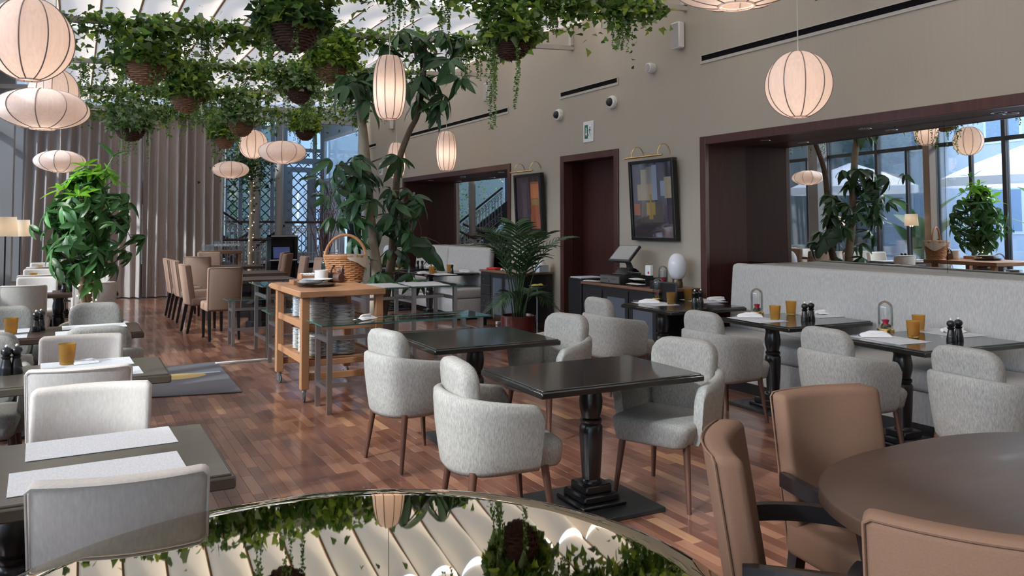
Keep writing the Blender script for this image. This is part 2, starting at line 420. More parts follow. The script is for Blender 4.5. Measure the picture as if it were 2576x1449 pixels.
struct('baseboard_right', MB().add(box(XW-.015, XW, 6.85, 8.36, 0, .1)).add(box(XW-.015, XW, 9.8, 11.28, 0, .1)).add(box(XW-.015, XW, 16.15, 18.8, 0, .1)), DARKWOOD)

# ---- roof: rails, hanging fabric blinds, beams
STRIP, CELL, BAR_Y = .43, 2.4, [4.66, 7.07, 9.47, 11.87, 14.27, 16.67]
TILT = atan2(.058, 1)
ceil = bpy.data.objects.new('ceiling', None); COL.objects.link(ceil); tag(ceil, 'draped cream fabric blinds under the glass roof', 'ceiling', kind='structure')
def panel_fn(s, t):
    sag = .085 + .055*(1-t)**1.5
    fold = .035*sin(2*pi*t*1.5)*(1-.6*t)
    z = -sag*(1-(2*s-1)**2)**.75 - fold*sin(pi*s)
    return ((s-.5)*(STRIP-.02), (t)*(CELL-.005), z)
pmesh = mesh_of('blind_panel', MB().add(grid(panel_fn, 12, 16)), FABRICC)
def ceilz(x): return roofz(x) + .47
y0c = -3.1
for i in range(17):
    xc = -1.06 + STRIP*(i+.5)
    for k in range(9):
        o = link('blind_panel', pmesh, ceil, (xc, y0c + k*CELL, ceilz(xc)), (0, -TILT, 0))
for i in range(18):
    x = -1.06 + STRIP*i
    obj('blind_rail', MB().add(box(-.011, .011, -3.1, 18.5, -.02, .03)), mat('rail_bronze', (.33, .20, .13), .45) if i == 0 else MATS['rail_bronze'], ceil, (x, 0, ceilz(x)), smooth=False)
for n, y in enumerate(BAR_Y):
    m = MB(); xl, xr = -1.1, 6.2
    prof = [(xl, y-.03, roofz(xl)), (xl, y+.03, roofz(xl)), (xl, y+.03, roofz(xl)+.06), (xl, y-.03, roofz(xl)+.06)]
    m.add(loft([prof, [(xr, p[1], p[2]+.058*(xr-xl)) for p in prof]]))
    m.add(box(xr-.05, xr-.002, y-.03, y+.03, roofz(xr)+.05, ceilz(xr)+.1))
    b = obj('roof_beam', m, BARPAINT, None, smooth=False); tag(b, 'grey painted steel beam across the room, %s from the camera' % ['nearest', 'second', 'third', 'fourth', 'fifth', 'sixth'][n], 'beam', 'roof beams', 'structure')
# edge cornice above the far curtain
struct('trim_7', MB().add(box(-1.1, 6.2, 18.62, 18.74, 3.95, 4.75)), FRAMEG)

# ---- left window wall
XL = -1.22
sill = struct('wall_left', MB().add(box(XL-.08, XL+.06, -3, 23, 0, .12)).add(box(XL-.1, XL+.1, -3, 23, 3.62, 4.7)), FRAMEG, 'low sill and head of the glazed left wall')
ys = [-2.6 + 1.55*k for k in range(17)]
for n, (a, b) in enumerate(zip(ys, ys[1:])):
    t = bpy.data.objects.new('window_%d' % (n+1), None); COL.objects.link(t); t.location = (XL, a, 0); t['kind'] = 'structure'; t['category'] = 'window'
    fm = MB().add(box(-.05, .05, 0, .08, .12, 3.62)).add(box(-.04, .04, .08, b-a, 3.02, 3.10)).add(box(-.04, .04, .08, b-a, .12, .19)).add(box(-.035, .035, .74, .80, .19, 3.02))
    obj('window_frame', fm, FRAMED, t, smooth=False)
    obj('pane', MB().add(box(-.006, .006, .08, .74, .19, 3.02)), WINDOWG, t, smooth=False)
    obj('pane', MB().add(box(-.006, .006, .80, b-a, .19, 3.02)), WINDOWG, t, smooth=False)
    obj('pane', MB().add(box(-.006, .006, .08, b-a, 3.10, 3.62)), WINDOWG, t, smooth=False)
for n, y in enumerate((2.2, 5.4, 8.4, 11.4, 14.6, 17.2)):
    c = obj('window_column', MB().add(bevbox(-1.14, -.96 if y < 14 else -.84, y-.08 if y < 14 else y-.16, y+.08 if y < 14 else y+.16, 0, 4.3, .006, 1)), POSTTAN if y < 14 else FRAMEG); tag(c, 'square column in front of the left windows, %s from the camera' % ['first', 'second', 'third', 'fourth', 'fifth', 'sixth'][n], 'column', 'columns along the window wall', 'structure')

# ---- curtain across the far end
def curtain(x0, x1, sweep, name, label):
    nf = int((x1-x0)/.185); nu = nf*10
    ph = rng.random(nf+2)*1.4; am = .5 + rng.random(nf+2)*.8
    def fn(s, t):
        q = s*nf; i = int(min(q, nf-1)); w = q - i
        A = am[i]*(1-w) + am[i+1]*w; P = ph[i]*(1-w) + ph[i+1]*w
        z = .02 + t*3.98
        spread = (1-t)**2
        x = x0 + (x1-x0)*s + sweep*spread*sin(pi*min(s*1.1, 1)) + .02*spread*sin(q*1.7+3)
        ph_ = 2*pi*q + P + .5*spread*sin(q)
        y = 18.86 + (.080*A)*(sin(ph_) + .38*sin(2*ph_ + .9) + .16*sin(3*ph_ + 2.*P)) - .22*spread*abs(sin(q*.55+1))
        return (x, y, z)
    t = thing(name, label, 'curtain', group='far end curtains')
    obj('curtain_cloth', MB().add(grid(fn, nu, 22)), CURTAIN, t, angle=180)
    obj('curtain_rail', MB().add(box(x0, x1, 18.83, 18.88, 4.0, 4.03)), FRAMEG, t, smooth=False)
curtain(-1.0, 1.28, -.12, 'curtain', 'pleated taupe curtain behind the bushy potted plant, swept aside at the floor')
curtain(1.28, 2.95, .0, 'curtain', 'pleated taupe curtain hanging beside the staircase')
# aluminium strip in the floor and low glass screen on it
st = thing('glass_screen', 'low clear glass screen in a pale floor channel beside the wooden trolley', 'glass screen', (0, 9.5, 0))
obj('floor_channel', MB().add(bevbox(1.42, 2.62, -.03, .03, 0, .022, .003, 1)), mat('pale_aluminium', (.72, .70, .66), .4), st)
obj('pane', MB().add(box(1.97, 2.62, -.005, .005, .02, .83)), CLEAR, st, smooth=False)
obj('pane_edge', MB().add(box(1.968, 1.972, -.005, .005, .02, .83)), GLASSEDGE, st, smooth=False)

# ================================================================== seating
def pillow(w, h, R, d, r, fn=None, k=4):
    """rounded-rectangle (x, z) cushion of depth d along y, edges softened by r"""
    rings = []
    seq = [(-d/2, .62), (-d/2, r*1.35/min(w, h)*2)]
    def ring(y, ins):
        pts = rrect(max(w-2*ins, .01), max(h-2*ins, .01), max(R-ins, .004), k)
        return [(p, y, q) for p, q in pts]
    st = [(-d/2, min(w, h)*.40), (-d/2, min(w, h)*.22)] + [(-d/2 + r*(1-cos(pi/2*i/3)), r*(1-sin(pi/2*i/3))) for i in range(4)]
    st += [(-y, i) for y, i in reversed(st)]
    for y, ins in st:
        rg = ring(y, ins); rings.append([fn(*p) for p in rg] if fn else rg)
    return loft(rings)
def taper_leg(p0, p1, a, b):
    rings = []
    for p, s in ((p0, a), (p1, b)):
        rings.append([(p[0]-s, p[1]-s, p[2]), (p[0]+s, p[1]-s, p[2]), (p[0]+s, p[1]+s, p[2]), (p[0]-s, p[1]+s, p[2])])
    return loft(rings)
# ---- tub chair
def tub_shell():
    path = []
    for i in range(7): path.append((.295, .19 - .2*i/6))
    for i in range(1, 20):
        a = pi*i/20; path.append((.295*(abs(cos(a))**.88)*(1 if cos(a) > 0 else -1), -.01 - .285*sin(a)**.82))
    for i in range(7): path.append((-.295, -.01 + .2*i/6))
    n = len(path); L = [0.]
    for i in range(1, n): L.append(L[-1] + sqrt((path[i][0]-path[i-1][0])**2 + (path[i][1]-path[i-1][1])**2))
    rings = []; th = .058
    for i, (x, y) in enumerate(path):
        a = path[max(i-1, 0)]; b = path[min(i+1, n-1)]
        tx, ty = b[0]-a[0], b[1]-a[1]; q = sqrt(tx*tx+ty*ty); nx, ny = -ty/q, tx/q   # points to the inside
        if nx*(-x) + ny*(-y+.02) < 0: nx, ny = -nx, -ny
        s = L[i]/L[-1]; back = sin(pi*s)
        zt = .675 + .065*back**1.2; e = min(L[i], L[-1]-L[i])
        if e < .05: zt -= .05*(1-sqrt(max(0, 1-(1-e/.05)**2)))
        zb = .335 + .012*(1-back)
        def P(off, z):
            k = .87 + .13*min(1, (z-.335)/.30)**.8
            return ((x + nx*off)*k, (y + ny*off)*k + (1-k)*(.03), z)
        ring = [P(.012, zb), P(0, zb+.03)]
        ring += [P(0, zb + (zt-zb)*f) for f in (.3, .6, .85)]
        ring += [P(th/2 - th/2*cos(pi*f), zt - .022 + .022*sin(pi*f)) for f in (.12, .35, .5, .65, .88)]
        ring += [P(th, zb + (zt-zb)*f) for f in (.85, .5)] + [P(th, zb+.03), P(th-.012, zb)]
        rings.append(ring)
    return loft(rings)
def tub_chair(loc, rz, label, group='grey tub chairs'):
    global TUB
    t = thing('tub_chair', label, 'chair', loc, rz, group)
    obj('shell', MB().add(tub_shell()), TWEED, t, angle=70)
    fn = lambda x, y, z: (x*(1 + .06*(z/.23)), y - .16 + .34*x*x - .10*(z+.1), z + .655)
    obj('backrest', MB().add(pillow(.41, .46, .105, .105, .038, fn)), TWEED, t, angle=70)
    sf = lambda x, y, z: (x*(1 - .10*(y < 0)), z + .095, .41 + y + .012*(1-(x/.25)**2)*(1 if y > 0 else 0))
    obj('seat', MB().add(pillow(.49, .47, .075, .135, .034, lambda x, z, y: sf(x, z, y))), TWEED, t, angle=70)
    for sx in (1, -1):
        for sy in (1, -1):
            obj('leg', MB().add(tube([(sx*.20, .03+sy*.19, .36), (sx*.235, .03+sy*.235, 0)], [.022, .0125], 12)), WALNUT, t)
    return t
# ---- upholstered side chair and armchair
def back_slab(w, z0, z1, d, curve, rec, flare=.03):
    hh = z1 - z0
    def fn(x, y, z):
        q = (z + hh/2)/hh
        return (x*(1 + flare*q), y - .20 + curve*(x/(w/2))**2 - rec*q, z0 + hh*q)
    return slab(w, d, hh, .026, 10, 3, fn), fn, hh
def side_chair(name, loc, rz, label, group, fabric, wood, w=.455, top=.93, arms=False, sub=.43, curve=.045, rec=.085):
    t = thing(name, label, 'chair', loc, rz, group)
    b, fn, hh = back_slab(w, sub-.06, top, .085, curve, rec)
    obj('backrest', MB().add(b), fabric, t, angle=60)
    pts = [fn(-w/2+.004, -.0425, z) for z in np.linspace(-hh/2+.02, hh/2-.02, 8)] + [fn(x, -.0425, hh/2-.006) for x in np.linspace(-w/2+.02, w/2-.02, 10)] + [fn(w/2-.004, -.0425, z) for z in np.linspace(hh/2-.02, -hh/2+.02, 8)]
    obj('piping', MB().add(tube(pts, .0042, 5)), fabric, t)
    sf = lambda x, y, z: (x, z + .03, sub - .01 + y)
    obj('seat', MB().add(pillow(w+.02, .48, .035, .12, .028, sf)), fabric, t, angle=60)
    h = sub - .07
    for sx in (1, -1):
        obj('leg', MB().add(taper_leg((sx*(w/2-.03), .22, h+.01), (sx*(w/2-.03), .225, 0), .023, .016)), wood, t, smooth=False)
        obj('leg', MB().add(taper_leg((sx*(w/2-.03), -.18, h+.01), (sx*(w/2-.03), -.25, 0), .023, .016)), wood, t, smooth=False)
        if arms:
            P = bez((sx*(w/2+.008), -.21, .635), (sx*(w/2+.075), -.02, .655), (sx*(w/2+.035), .21, .625), 12)
            rings = []
            for i, p in enumerate(P):
                hgt = .030; wd = .016
                rings.append([(p[0]-wd, p[1], p[2]-hgt), (p[0]+wd, p[1], p[2]-hgt), (p[0]+wd, p[1], p[2]+hgt*.75), (p[0]-wd, p[1], p[2]+hgt*.75)])
            m = MB().add(loft(rings)).add(taper_leg((sx*(w/2+.03), .195, .62), (sx*(w/2-.01), .215, sub-.06), .018, .018))
            obj('armrest', m, wood, t, angle=30)
    return t
# tub chairs: prototype then copies
A90 = radians(90)
TC = [((1.93, 3.74), -98, 'grey tub chair with a lit back at the left end of the nearest bare table'),
      ((2.00, 5.06), -80, 'grey tub chair at the left end of the second bare table, by the glass table'),
      ((3.12, 3.71), 113, 'grey tub chair turned to the camera at the right end of the nearest bare table'),
      ((3.20, 5.20), 104, 'grey tub chair at the right end of the second bare table'),
      ((4.54, 6.22), -93, 'grey tub chair at the farthest of three set bench tables, by the cash drawer'),
      ((4.60, 4.86), -93, 'grey tub chair at the middle one of the three set bench tables'),
      ((4.62, 3.68), -96, 'grey tub chair at the nearest set bench table, behind the brown armchair'),
      ((4.62, 2.72), -96, 'grey tub chair cut off by the right picture edge, before the bench'),
      ((.16, 6.32), -2, 'grey tub chair seen from behind at the near side of the third window table'),
      ((.17, 7.80), 176, 'grey tub chair facing the camera behind the third window table, before the lit trunk'),
      ((-.52, 6.30), 4, 'grey tub chair at the left picture edge, near side of the third window table'),
      ((-.50, 7.80), 178, 'grey tub chair behind the amber tumbler at the left picture edge'),
      ((-.50, 5.74), 180, 'grey tub chair under the window end of the second window table')]
T0 = None
for p, a, lab in TC:
    if T0 is None: T0 = tub_chair((p[0], p[1], 0), radians(a), lab)
    else: dup(T0, (p[0], p[1], 0), radians(a), lab)
LC = [((.165, 2.77), -8, 'cream linen chair seen from behind in the lower left corner, nearest to the camera'),
      ((-.52, 2.86), 2, 'cream linen chair at the lower left picture edge, mostly hidden behind the nearest linen chair'),
      ((.06, 3.70), 174, 'cream linen chair facing the camera, behind the two bare placemats of the nearest window table'),
      ((.06, 4.73), -5, 'cream linen chair from behind, bright top edge, near side of the second window table'),
      ((.04, 5.49), 176, 'cream linen chair facing the camera behind the amber tumbler and folded napkin'),
      ((-.48, 10.9), -3, 'cream linen chair with a wide plain back, left of the lit plant trunk'),
      ((.22, 11.08), 3, 'cream linen chair right behind the lit plant trunk'),
      ((-.42, 11.98), 178, 'cream linen chair facing the camera behind the fourth window table, left seat'),
      ((.22, 11.98), 183, 'cream linen chair facing the camera behind the fourth window table, aisle seat'),
      ((-.44, 13.0), 0, 'cream linen chair from behind at the fifth window table, left seat'),
      ((.22, 13.0), 0, 'cream linen chair from behind at the fifth window table, aisle seat'),
      ((-.44, 14.1), 180, 'cream linen chair facing the camera behind the fifth window table, left seat'),
      ((.24, 14.1), 180, 'cream linen chair facing the camera behind the fifth window table, aisle seat'),
      ((-.44, 15.3), 0, 'cream linen chair from behind at the last window table before the curtain'),
      ((-.44, 16.4), 180, 'cream linen chair facing the camera at the last window table, farthest in the row')]
L0 = None
for p, a, lab in LC:
    if L0 is None: L0 = side_chair('linen_chair', (p[0], p[1], 0), radians(a), lab, 'cream linen chairs at the window tables', LINEN, BLACKWOOD, top=.88)
    else: dup(L0, (p[0], p[1], 0), radians(a), lab)
BC = [((1.93, 1.65), -135, 'brown armchair seen from the side at the left of the round brown table'),
      ((2.545, 1.91), 172, 'brown armchair facing the camera across the round brown table'),
      ((1.91, 1.16), -56, 'brown armchair seen from behind in the lower right corner')]
B0 = None
for p, a, lab in BC:
    if B0 is None: B0 = side_chair('brown_armchair', (p[0], p[1], 0), radians(a), lab, 'brown armchairs at the round table', BROWNF, BLACKWOOD, w=.46, top=.94, arms=True, sub=.43)
    else: dup(B0, (p[0], p[1], 0), radians(a), lab)
DC = [((1.80, 11.62), 2, 'taupe dining chair seen from behind, nearest at the far dark tables'),
      ((1.68, 12.55), -84, 'taupe dining chair in side view at the left of the nearest far dark table'),
      ((1.70, 14.0), -86, 'taupe dining chair in side view, left of the second far dark table'),
      ((1.66, 14.75), -88, 'taupe dining chair behind the side-view chair, by the foot of the curtain'),
      ((2.05, 15.55), -20, 'taupe dining chair before the farthest dark table, left seat'),
      ((2.45, 17.3), 176, 'taupe dining chair behind the farthest dark table, under the wine glass console'),
      ((3.50, 16.1), 60, 'taupe dining chair with a dark back at the right of the farthest dark table'),
      ((3.62, 16.9), 62, 'taupe dining chair behind the dark-backed one, by the black upright piano'),
      ((3.42, 14.5), 88, 'taupe dining chair at the right of the second far dark table'),
      ((3.52, 13.8), 92, 'taupe dining chair nearest the wooden trolley, right of the second far dark table'),
      ((3.20, 12.6), 90, 'taupe dining chair half hidden behind the bowls on the trolley')]
D0 = None
for p, a, lab in DC:
    if D0 is None: D0 = side_chair('dining_chair', (p[0], p[1], 0), radians(a), lab, 'taupe dining chairs at the far dark tables', TAUPEF, BLACKWOOD, w=.44, top=.99, sub=.46, curve=.03)
    else: dup(D0, (p[0], p[1], 0), radians(a), lab)

# ---- benches
def bench(name, y0, y1, label, seams):
    t = thing(name, label, 'bench', (0, 0, 0), 0, 'grey upholstered wall benches')
    xf = 5.46
    obj('plinth', MB().add(box(xf+.07, 6.18, y0+.03, y1-.03, 0, .11)), BLACKWOOD, t, smooth=False)
    obj('base_panel', MB().add(slab(y1-y0, .62, .235, .012, 12, 2, lambda x, y, z: (xf+.33-y, (y0+y1)/2 + x, .225+z))), BENCHF, t)
    ed = [y0] + seams + [y1]
    for a, b in zip(ed, ed[1:]):
        def fs(x, y, z, a=a, b=b): return (xf+.30-y, (a+b)/2 + x, .425 + z + (.012*(1-(y/.31)**2) if z > 0 else 0))
        obj('seat_cushion', MB().add(slab(b-a-.006, .60, .155, .035, 16, 3, fs)), BENCHF, t)
        def fb(x, y, z, a=a, b=b):
            q = (z+.34)/.68; return (6.10 - y + .06*q + .0, (a+b)/2 + x, .485 + .68*q)
        obj('backrest', MB().add(slab(b-a-.006, .12, .68, .045, 16, 3, fb)), BENCHF, t)
    obj('ledge', MB().add(box(6.16, 6.74, y0, y1, 1.125, 1.15)), mat('bench_ledge', (.45, .43, .39), .7), t, smooth=False)
    return t
bench('wall_bench', .7, 6.28, 'long grey linen bench under the near wall mirror', [3.0])
bench('wall_bench', 11.86, 15.1, 'shorter grey linen bench under the far wall mirror, behind the palm', [13.55])

# ---- tables
def turned_column(h):
    p = [(.064, h), (.064, h-.035), (.056, h-.05), (.060, h-.075), (.067, h-.12), (.065, h-.16), (.055, h-.20), (.052, h-.215), (.062, h-.225), (.062, h-.24), (.054, h-.25), (.065, h-.265), (.066, h-.30), (.061, h-.42), (.052, .155), (.060, .145), (.060, .13)]
    return lathe(list(reversed(p)), 24)
def pedestal_table(name, loc, rz, sx, sy, label, group, topmat, plate=(.42, .55), thick=.042, cat='table', dx=0.):
    t = thing(name, label, cat, loc, rz, group)
    top = MB().add(bevbox(-sx/2, sx/2, -sy/2, sy/2, .75-thick, .742, .006, 2)).add(bevbox(-sx/2+.012, sx/2-.012, -sy/2+.012, sy/2-.012, .738, .75, .004, 2))
    obj('tabletop', top, topmat, t)
    obj('column', MB().add(turned_column(.75-thick)), BLACKWOOD, t, (dx, 0, 0))
    obj('column_base', MB().add(bevbox(-.085, .085, -.085, .085, .085, .135, .008, 2)).add(bevbox(-.115, .115, -.115, .115, .045, .09, .01, 2)).add(bevbox(-.145, .145, -.145, .145, .025, .05, .008, 2)), BLACKWOOD, t, (dx, 0, 0))
    obj('base_plate', MB().add(bevbox(-plate[0]/2, plate[0]/2, -plate[1]/2, plate[1]/2, 0, .026, .004, 1)), mat('base_plate_grey', (.022, .024, .024), .4) if 'base_plate_grey' not in MATS else MATS['base_plate_grey'], t, (dx, 0, 0))
    return t
pedestal_table('square_table', (2.58, 3.765, 0), radians(-1.5), 1.04, .72, 'bare black pedestal table with two tub chairs, nearest the camera', 'bare black pedestal tables', BLACKTOP, (.62, .55))
pedestal_table('square_table', (2.61, 5.31, 0), radians(-1), .98, .83, 'bare black pedestal table behind the nearest one, before the glass display table', 'bare black pedestal tables', BLACKTOP, (.62, .55))
pedestal_table('bench_table', (5.42, 3.62, 0), radians(-5), 1.02, .78, 'set black pedestal table at the bench, nearest the right picture edge', 'set black tables along the benches', BLACKTOP, (.46, .62), dx=-.26)
pedestal_table('bench_table', (5.54, 4.94, 0), radians(-2), .98, .82, 'set black pedestal table at the bench, middle of the three', 'set black tables along the benches', BLACKTOP, (.46, .62), dx=-.26)
pedestal_table('bench_table', (5.47, 6.32, 0), radians(-2), .95, .83, 'set black pedestal table at the bench end, by the cash drawer cabinet', 'set black tables along the benches', BLACKTOP, (.46, .62), dx=-.26)
pedestal_table('bench_table', (5.56, 12.53, 0), 0, .98, .80, 'set black pedestal table at the far bench, under the drooping schefflera leaf', 'set black tables along the benches', BLACKTOP, (.46, .62), dx=-.26)
pedestal_table('bench_table', (5.50, 14.02, 0), 0, .98, .80, 'set black pedestal table at the far end of the far bench', 'set black tables along the benches', BLACKTOP, (.46, .62), dx=-.26)
LT = [(2.80, 3.58, 'first (nearest) window table, dark brown with two bare placemats'), (4.82, 5.50, 'second window table with amber tumbler, napkin and black mills'), (6.80, 7.48, 'third window table with placemats, before the bushy plant'),
      (10.88, 11.5, 'fourth window table, behind the lit plant trunk'), (12.95, 13.6, 'fifth window table, with a dark end left of the curtain foot'), (15.25, 15.9, 'sixth window table, farthest before the curtain')]
for i, (a, b, lab) in enumerate(LT):
    pedestal_table('window_table', (-.15, (a+b)/2, 0), 0, 1.28, b-a, lab, 'dark tables along the windows', OLIVETOP if i == 0 else BROWNTOP if i > 1 else OLIVETOP, (.7, .45), .05)
# round-cornered brown table and black round mirror table
def super_top(a, b, n, z0, z1, N=72, r=.008):
    def ring(s, z): return [(a*s*abs(cos(q))**(2/n)*(1 if cos(q) > 0 else -1), b*s*abs(sin(q))**(2/n)*(1 if sin(q) > 0 else -1), z) for q in [2*pi*j/N for j in range(N)]]
    return loft([ring(1-.02, z0), ring(1, z0+r), ring(1, z1-r), ring(1-r*.6, z1-.002), ring(1-r*1.6, z1), ring(.5, z1), ring(.05, z1)])
t = thing('round_table', 'large dark brown round-cornered table in the lower right with brown armchairs', 'table', (2.76, 1.20, 0))
obj('tabletop', MB().add(super_top(.84, .77, 2.7, .70, .75)), BROWNTOP, t, angle=50)
obj('column', MB().add(turned_column(.70)), BLACKWOOD, t)
obj('base_plate', MB().add(bevbox(-.35, .35, -.35, .35, 0, .03, .006, 2)), BLACKWOOD, t)
t = thing('mirror_table', 'round table with polished bronze mirror top reflecting the roof, in the foreground', 'table', (.494, 1.595, 0))
pr = [(.80, .725), (.848, .738), (.856, .746), (.857, .756), (.855, .764), (.850, .768), (.844, .7695)] + [(r, .758 + .0145*(r/.84)**2) for r in (.83, .78, .7, .6, .5, .4, .3, .2, .1, .01)]
obj('tabletop', MB().add(lathe(pr, 128)), MIRRORTOP, t, angle=80)
obj('column', MB().add(lathe([(.30, 0), (.30, .02), (.08, .05), (.06, .3), (.07, .725)], 32)), BLACKWOOD, t)
# far dark tables
for i, (x, y, sx, sy, lab) in enumerate([(2.50, 12.55, .95, .80, 'far dark dining table nearest the aisle, with a black octagonal foot'), (2.62, 14.15, 1.15, .85, 'far dark dining table, second from the wooden trolley'), (2.78, 16.45, 1.05, .80, 'far dark dining table nearest the staircase')]):
    t = thing('dining_table', lab, 'table', (x, y, 0), 0, 'far dark dining tables')
    obj('tabletop', MB().add(bevbox(-sx/2, sx/2, -sy/2, sy/2, .70, .75, .004, 1)), BROWNTOP, t)
    obj('pedestal', MB().add(lathe([(.20, 0), (.20, .10), (.16, .11), (.16, .36), (.20, .38), (.12, .42), (.12, .70)], 8)), BLACKWOOD, t, angle=20)
# ---- table settings -------------------------------------------------------------------
Z = .7505
def setting_obj(name, me, m, loc, rz, lab, cat, group):
    o = link(name, me, None, loc, (0, 0, rz)); return tag(o, lab, cat, group)
def placemat(x, y, rz, w, d, lab):
    o = obj('placemat', MB().add(bevbox(-w/2, w/2, -d/2, d/2, 0, .0025, .0008, 1)), PAPERW, None, (x, y, Z), (0, 0, rz), smooth=False); return tag(o, lab, 'placemat', 'white placemats')
GL = None
def tumbler(x, y, lab, z=Z):
    global GL
    if GL is None: GL = mesh_of('tumbler', MB().add(lathe([(.002, .004), (.030, .002), (.034, .006), (.038, .05), (.042, .105), (.0425, .109), (.0405, .109), (.036, .05), (.031, .014), (.002, .012)], 28)), AMBER, angle=60)
    o = link('tumbler', GL, None, (x, y, z)); o.scale = (1.14, 1.14, 1.14); return tag(o, lab, 'glass', 'amber tumblers')
MILL = None
def mill(x, y, lab, z=Z):
    global MILL
    if MILL is None:
        t = thing('pepper_mill', lab, 'pepper mill', (x, y, z), 0, 'black pepper and salt mills')
        obj('body', MB().add(lathe([(.001, 0), (.028, 0), (.029, .004), (.026, .03), (.0265, .034), (.0245, .038), (.020, .066), (.017, .076), (.022, .084), (.0235, .088), (.015, .093)], 20)), BLACKWOOD, t)
        obj('head', MB().add(lathe([(.014, .092), (.020, .098), (.025, .109), (.025, .118), (.020, .128), (.008, .134), (.001, .135)], 20)), BLACKWOOD, t)
        obj('knob', MB().add(lathe([(.003, .133), (.007, .137), (.0075, .142), (.004, .147), (.001, .148)], 10)), WHITEC, t)
        MILL = t; t.scale = (1.12, 1.12, 1.12); return t
    return dup(MILL, (x, y, z), 0, lab)
def cloche(x, y, lab, z=Z):
    global CLO
    if 'CLO' not in globals():
        t = thing('glass_cloche', lab, 'cloche', (x, y, z), 0, 'glass cloches with a red rose')
        obj('base', MB().add(lathe([(.001, 0), (.048, 0), (.048, .014), (.044, .018), (.001, .018)], 24)), BRASS, t)
        obj('dome', MB().add(lathe([(.042, .018), (.042, .14)] + [(.042*cos(a), .14+.042*sin(a)) for a in np.linspace(.15, pi/2-.1, 6)], 24, caps=False)).add(lathe([(.001, .188), (.006, .19), (.005, .196), (.001, .198)], 8)), CLEAR, t, angle=80)
        m = MB()
        for i in range(14):
            a = i*2.4; r = .024*sqrt((i+.5)/14)
            m.add(lathe([(.001, -.006), (.011, -.004), (.010, .008), (.001, .012)], 6, (r*cos(a), r*sin(a), .026 + .004*(i % 3))))
        obj('moss', m, MOSS, t)
        m = MB()
        for i in range(9):
            a = i*2.4; r = .004 + .0016*i
            m.add(grid(lambda s, q, a=a, r=r, i=i: ((r + .008*q*q)*cos(a + (s-.5)*1.6), (r + .008*q*q)*sin(a + (s-.5)*1.6), .046 + .026*q - .0006*i), 5, 4))
        m.add(cyl((0, 0, .02), (0, 0, .05), .002, .002, 5))
        obj('rose', m, ROSE, t)
        CLO = t; t.scale = (1.3, 1.3, 1.3); return t
    return dup(CLO, (x, y, z), 0, lab)
def napkin_mesh(roll):
    m = MB()
    if roll:
        pts = [(-.10, 0, .018), (-.05, .003, .021), (0, 0, .022), (.06, -.003, .021), (.10, 0, .019)]
        m.add(tube(pts, [.014, .019, .02, .021, .018], 10))
        m.add(grid(lambda s, t: (-.11 + .2*s, -.02 - .05*t + .01*sin(7*s), .004 + .014*(1-t) + .003*sin(9*s)), 8, 3))
    else:
        m.add(grid(lambda s, t: (-.11 + .22*s, -.055 + .11*t, .004 + .032*max(0, sin(pi*s))*max(0, sin(pi*t)) + .014*sin(6*s+4*t)*sin(pi*t)), 14, 10))
        m.add(tube([(-.10, -.01, .02), (-.03, .015, .028), (.05, -.005, .030), (.11, .02, .016)], [.007, .015, .016, .006], 8))
    return m
NK = [mesh_of('napkin', napkin_mesh(k), CLOTHW, angle=80) for k in (0, 1)]
def napkin(x, y, rz, k, lab, z=Z+.002, s=1.): 
    o = setting_obj('napkin', NK[k], None, (x, y, z), rz, lab, 'napkin', 'white cloth napkins'); o.scale = (s, s, s)
TBN = {'R': 'nearest bench table', 'M': 'middle bench table', 'L': 'bench table by the cash drawer cabinet'}
for key, c in {'R': [(5.164,3.735,0.750), (5.847,3.738,0.750), (5.510,4.025,0.750), (5.383,3.705,0.750), (5.755,3.916,0.750), (5.436,3.453,0.750), (5.538,3.462,0.750), (5.169,3.869,0.750), (5.916,3.750,0.750)],
               'M': [(5.214,5.058,0.750), (5.947,5.066,0.750), (5.530,5.368,0.750), (5.328,4.963,0.750), (5.756,5.171,0.750), (5.486,4.780,0.750), (5.579,4.792,0.750), (5.262,5.198,0.750), (6.079,5.066,0.750)],
               'L': [(5.312,6.566,0.750), (5.960,6.549,0.750), (5.614,6.892,0.750), (5.403,6.423,0.750), (5.843,6.663,0.750), (5.511,6.184,0.750), (5.617,6.214,0.750), (5.280,6.631,0.750), (6.104,6.520,0.750)]}.items():
    n = TBN[key]; mt1, mt2, cl, g1, g2, m1, m2, k1, k2 = c
    placemat(mt1[0], mt1[1], radians(84), .44, .31, 'white placemat on the aisle side of the ' + n)
    placemat(mt2[0], mt2[1], radians(84), .44, .31, 'white placemat on the bench side of the ' + n)
    cloche(cl[0], cl[1], 'glass cloche with a red rose on the ' + n)
    tumbler(g1[0], g1[1], 'amber tumbler on the aisle placemat of the ' + n); tumbler(g2[0], g2[1], 'amber tumbler on the bench placemat of the ' + n)
    mill(m1[0], m1[1], 'black mill, left one of the pair on the ' + n); mill(m2[0], m2[1], 'black mill, right one of the pair on the ' + n)
    napkin(k1[0], k1[1], radians(-35), 0, 'crumpled white napkin on the aisle side of the ' + n); napkin(k2[0], k2[1], radians(-10), 1, 'rolled white napkin on the bench side of the ' + n)
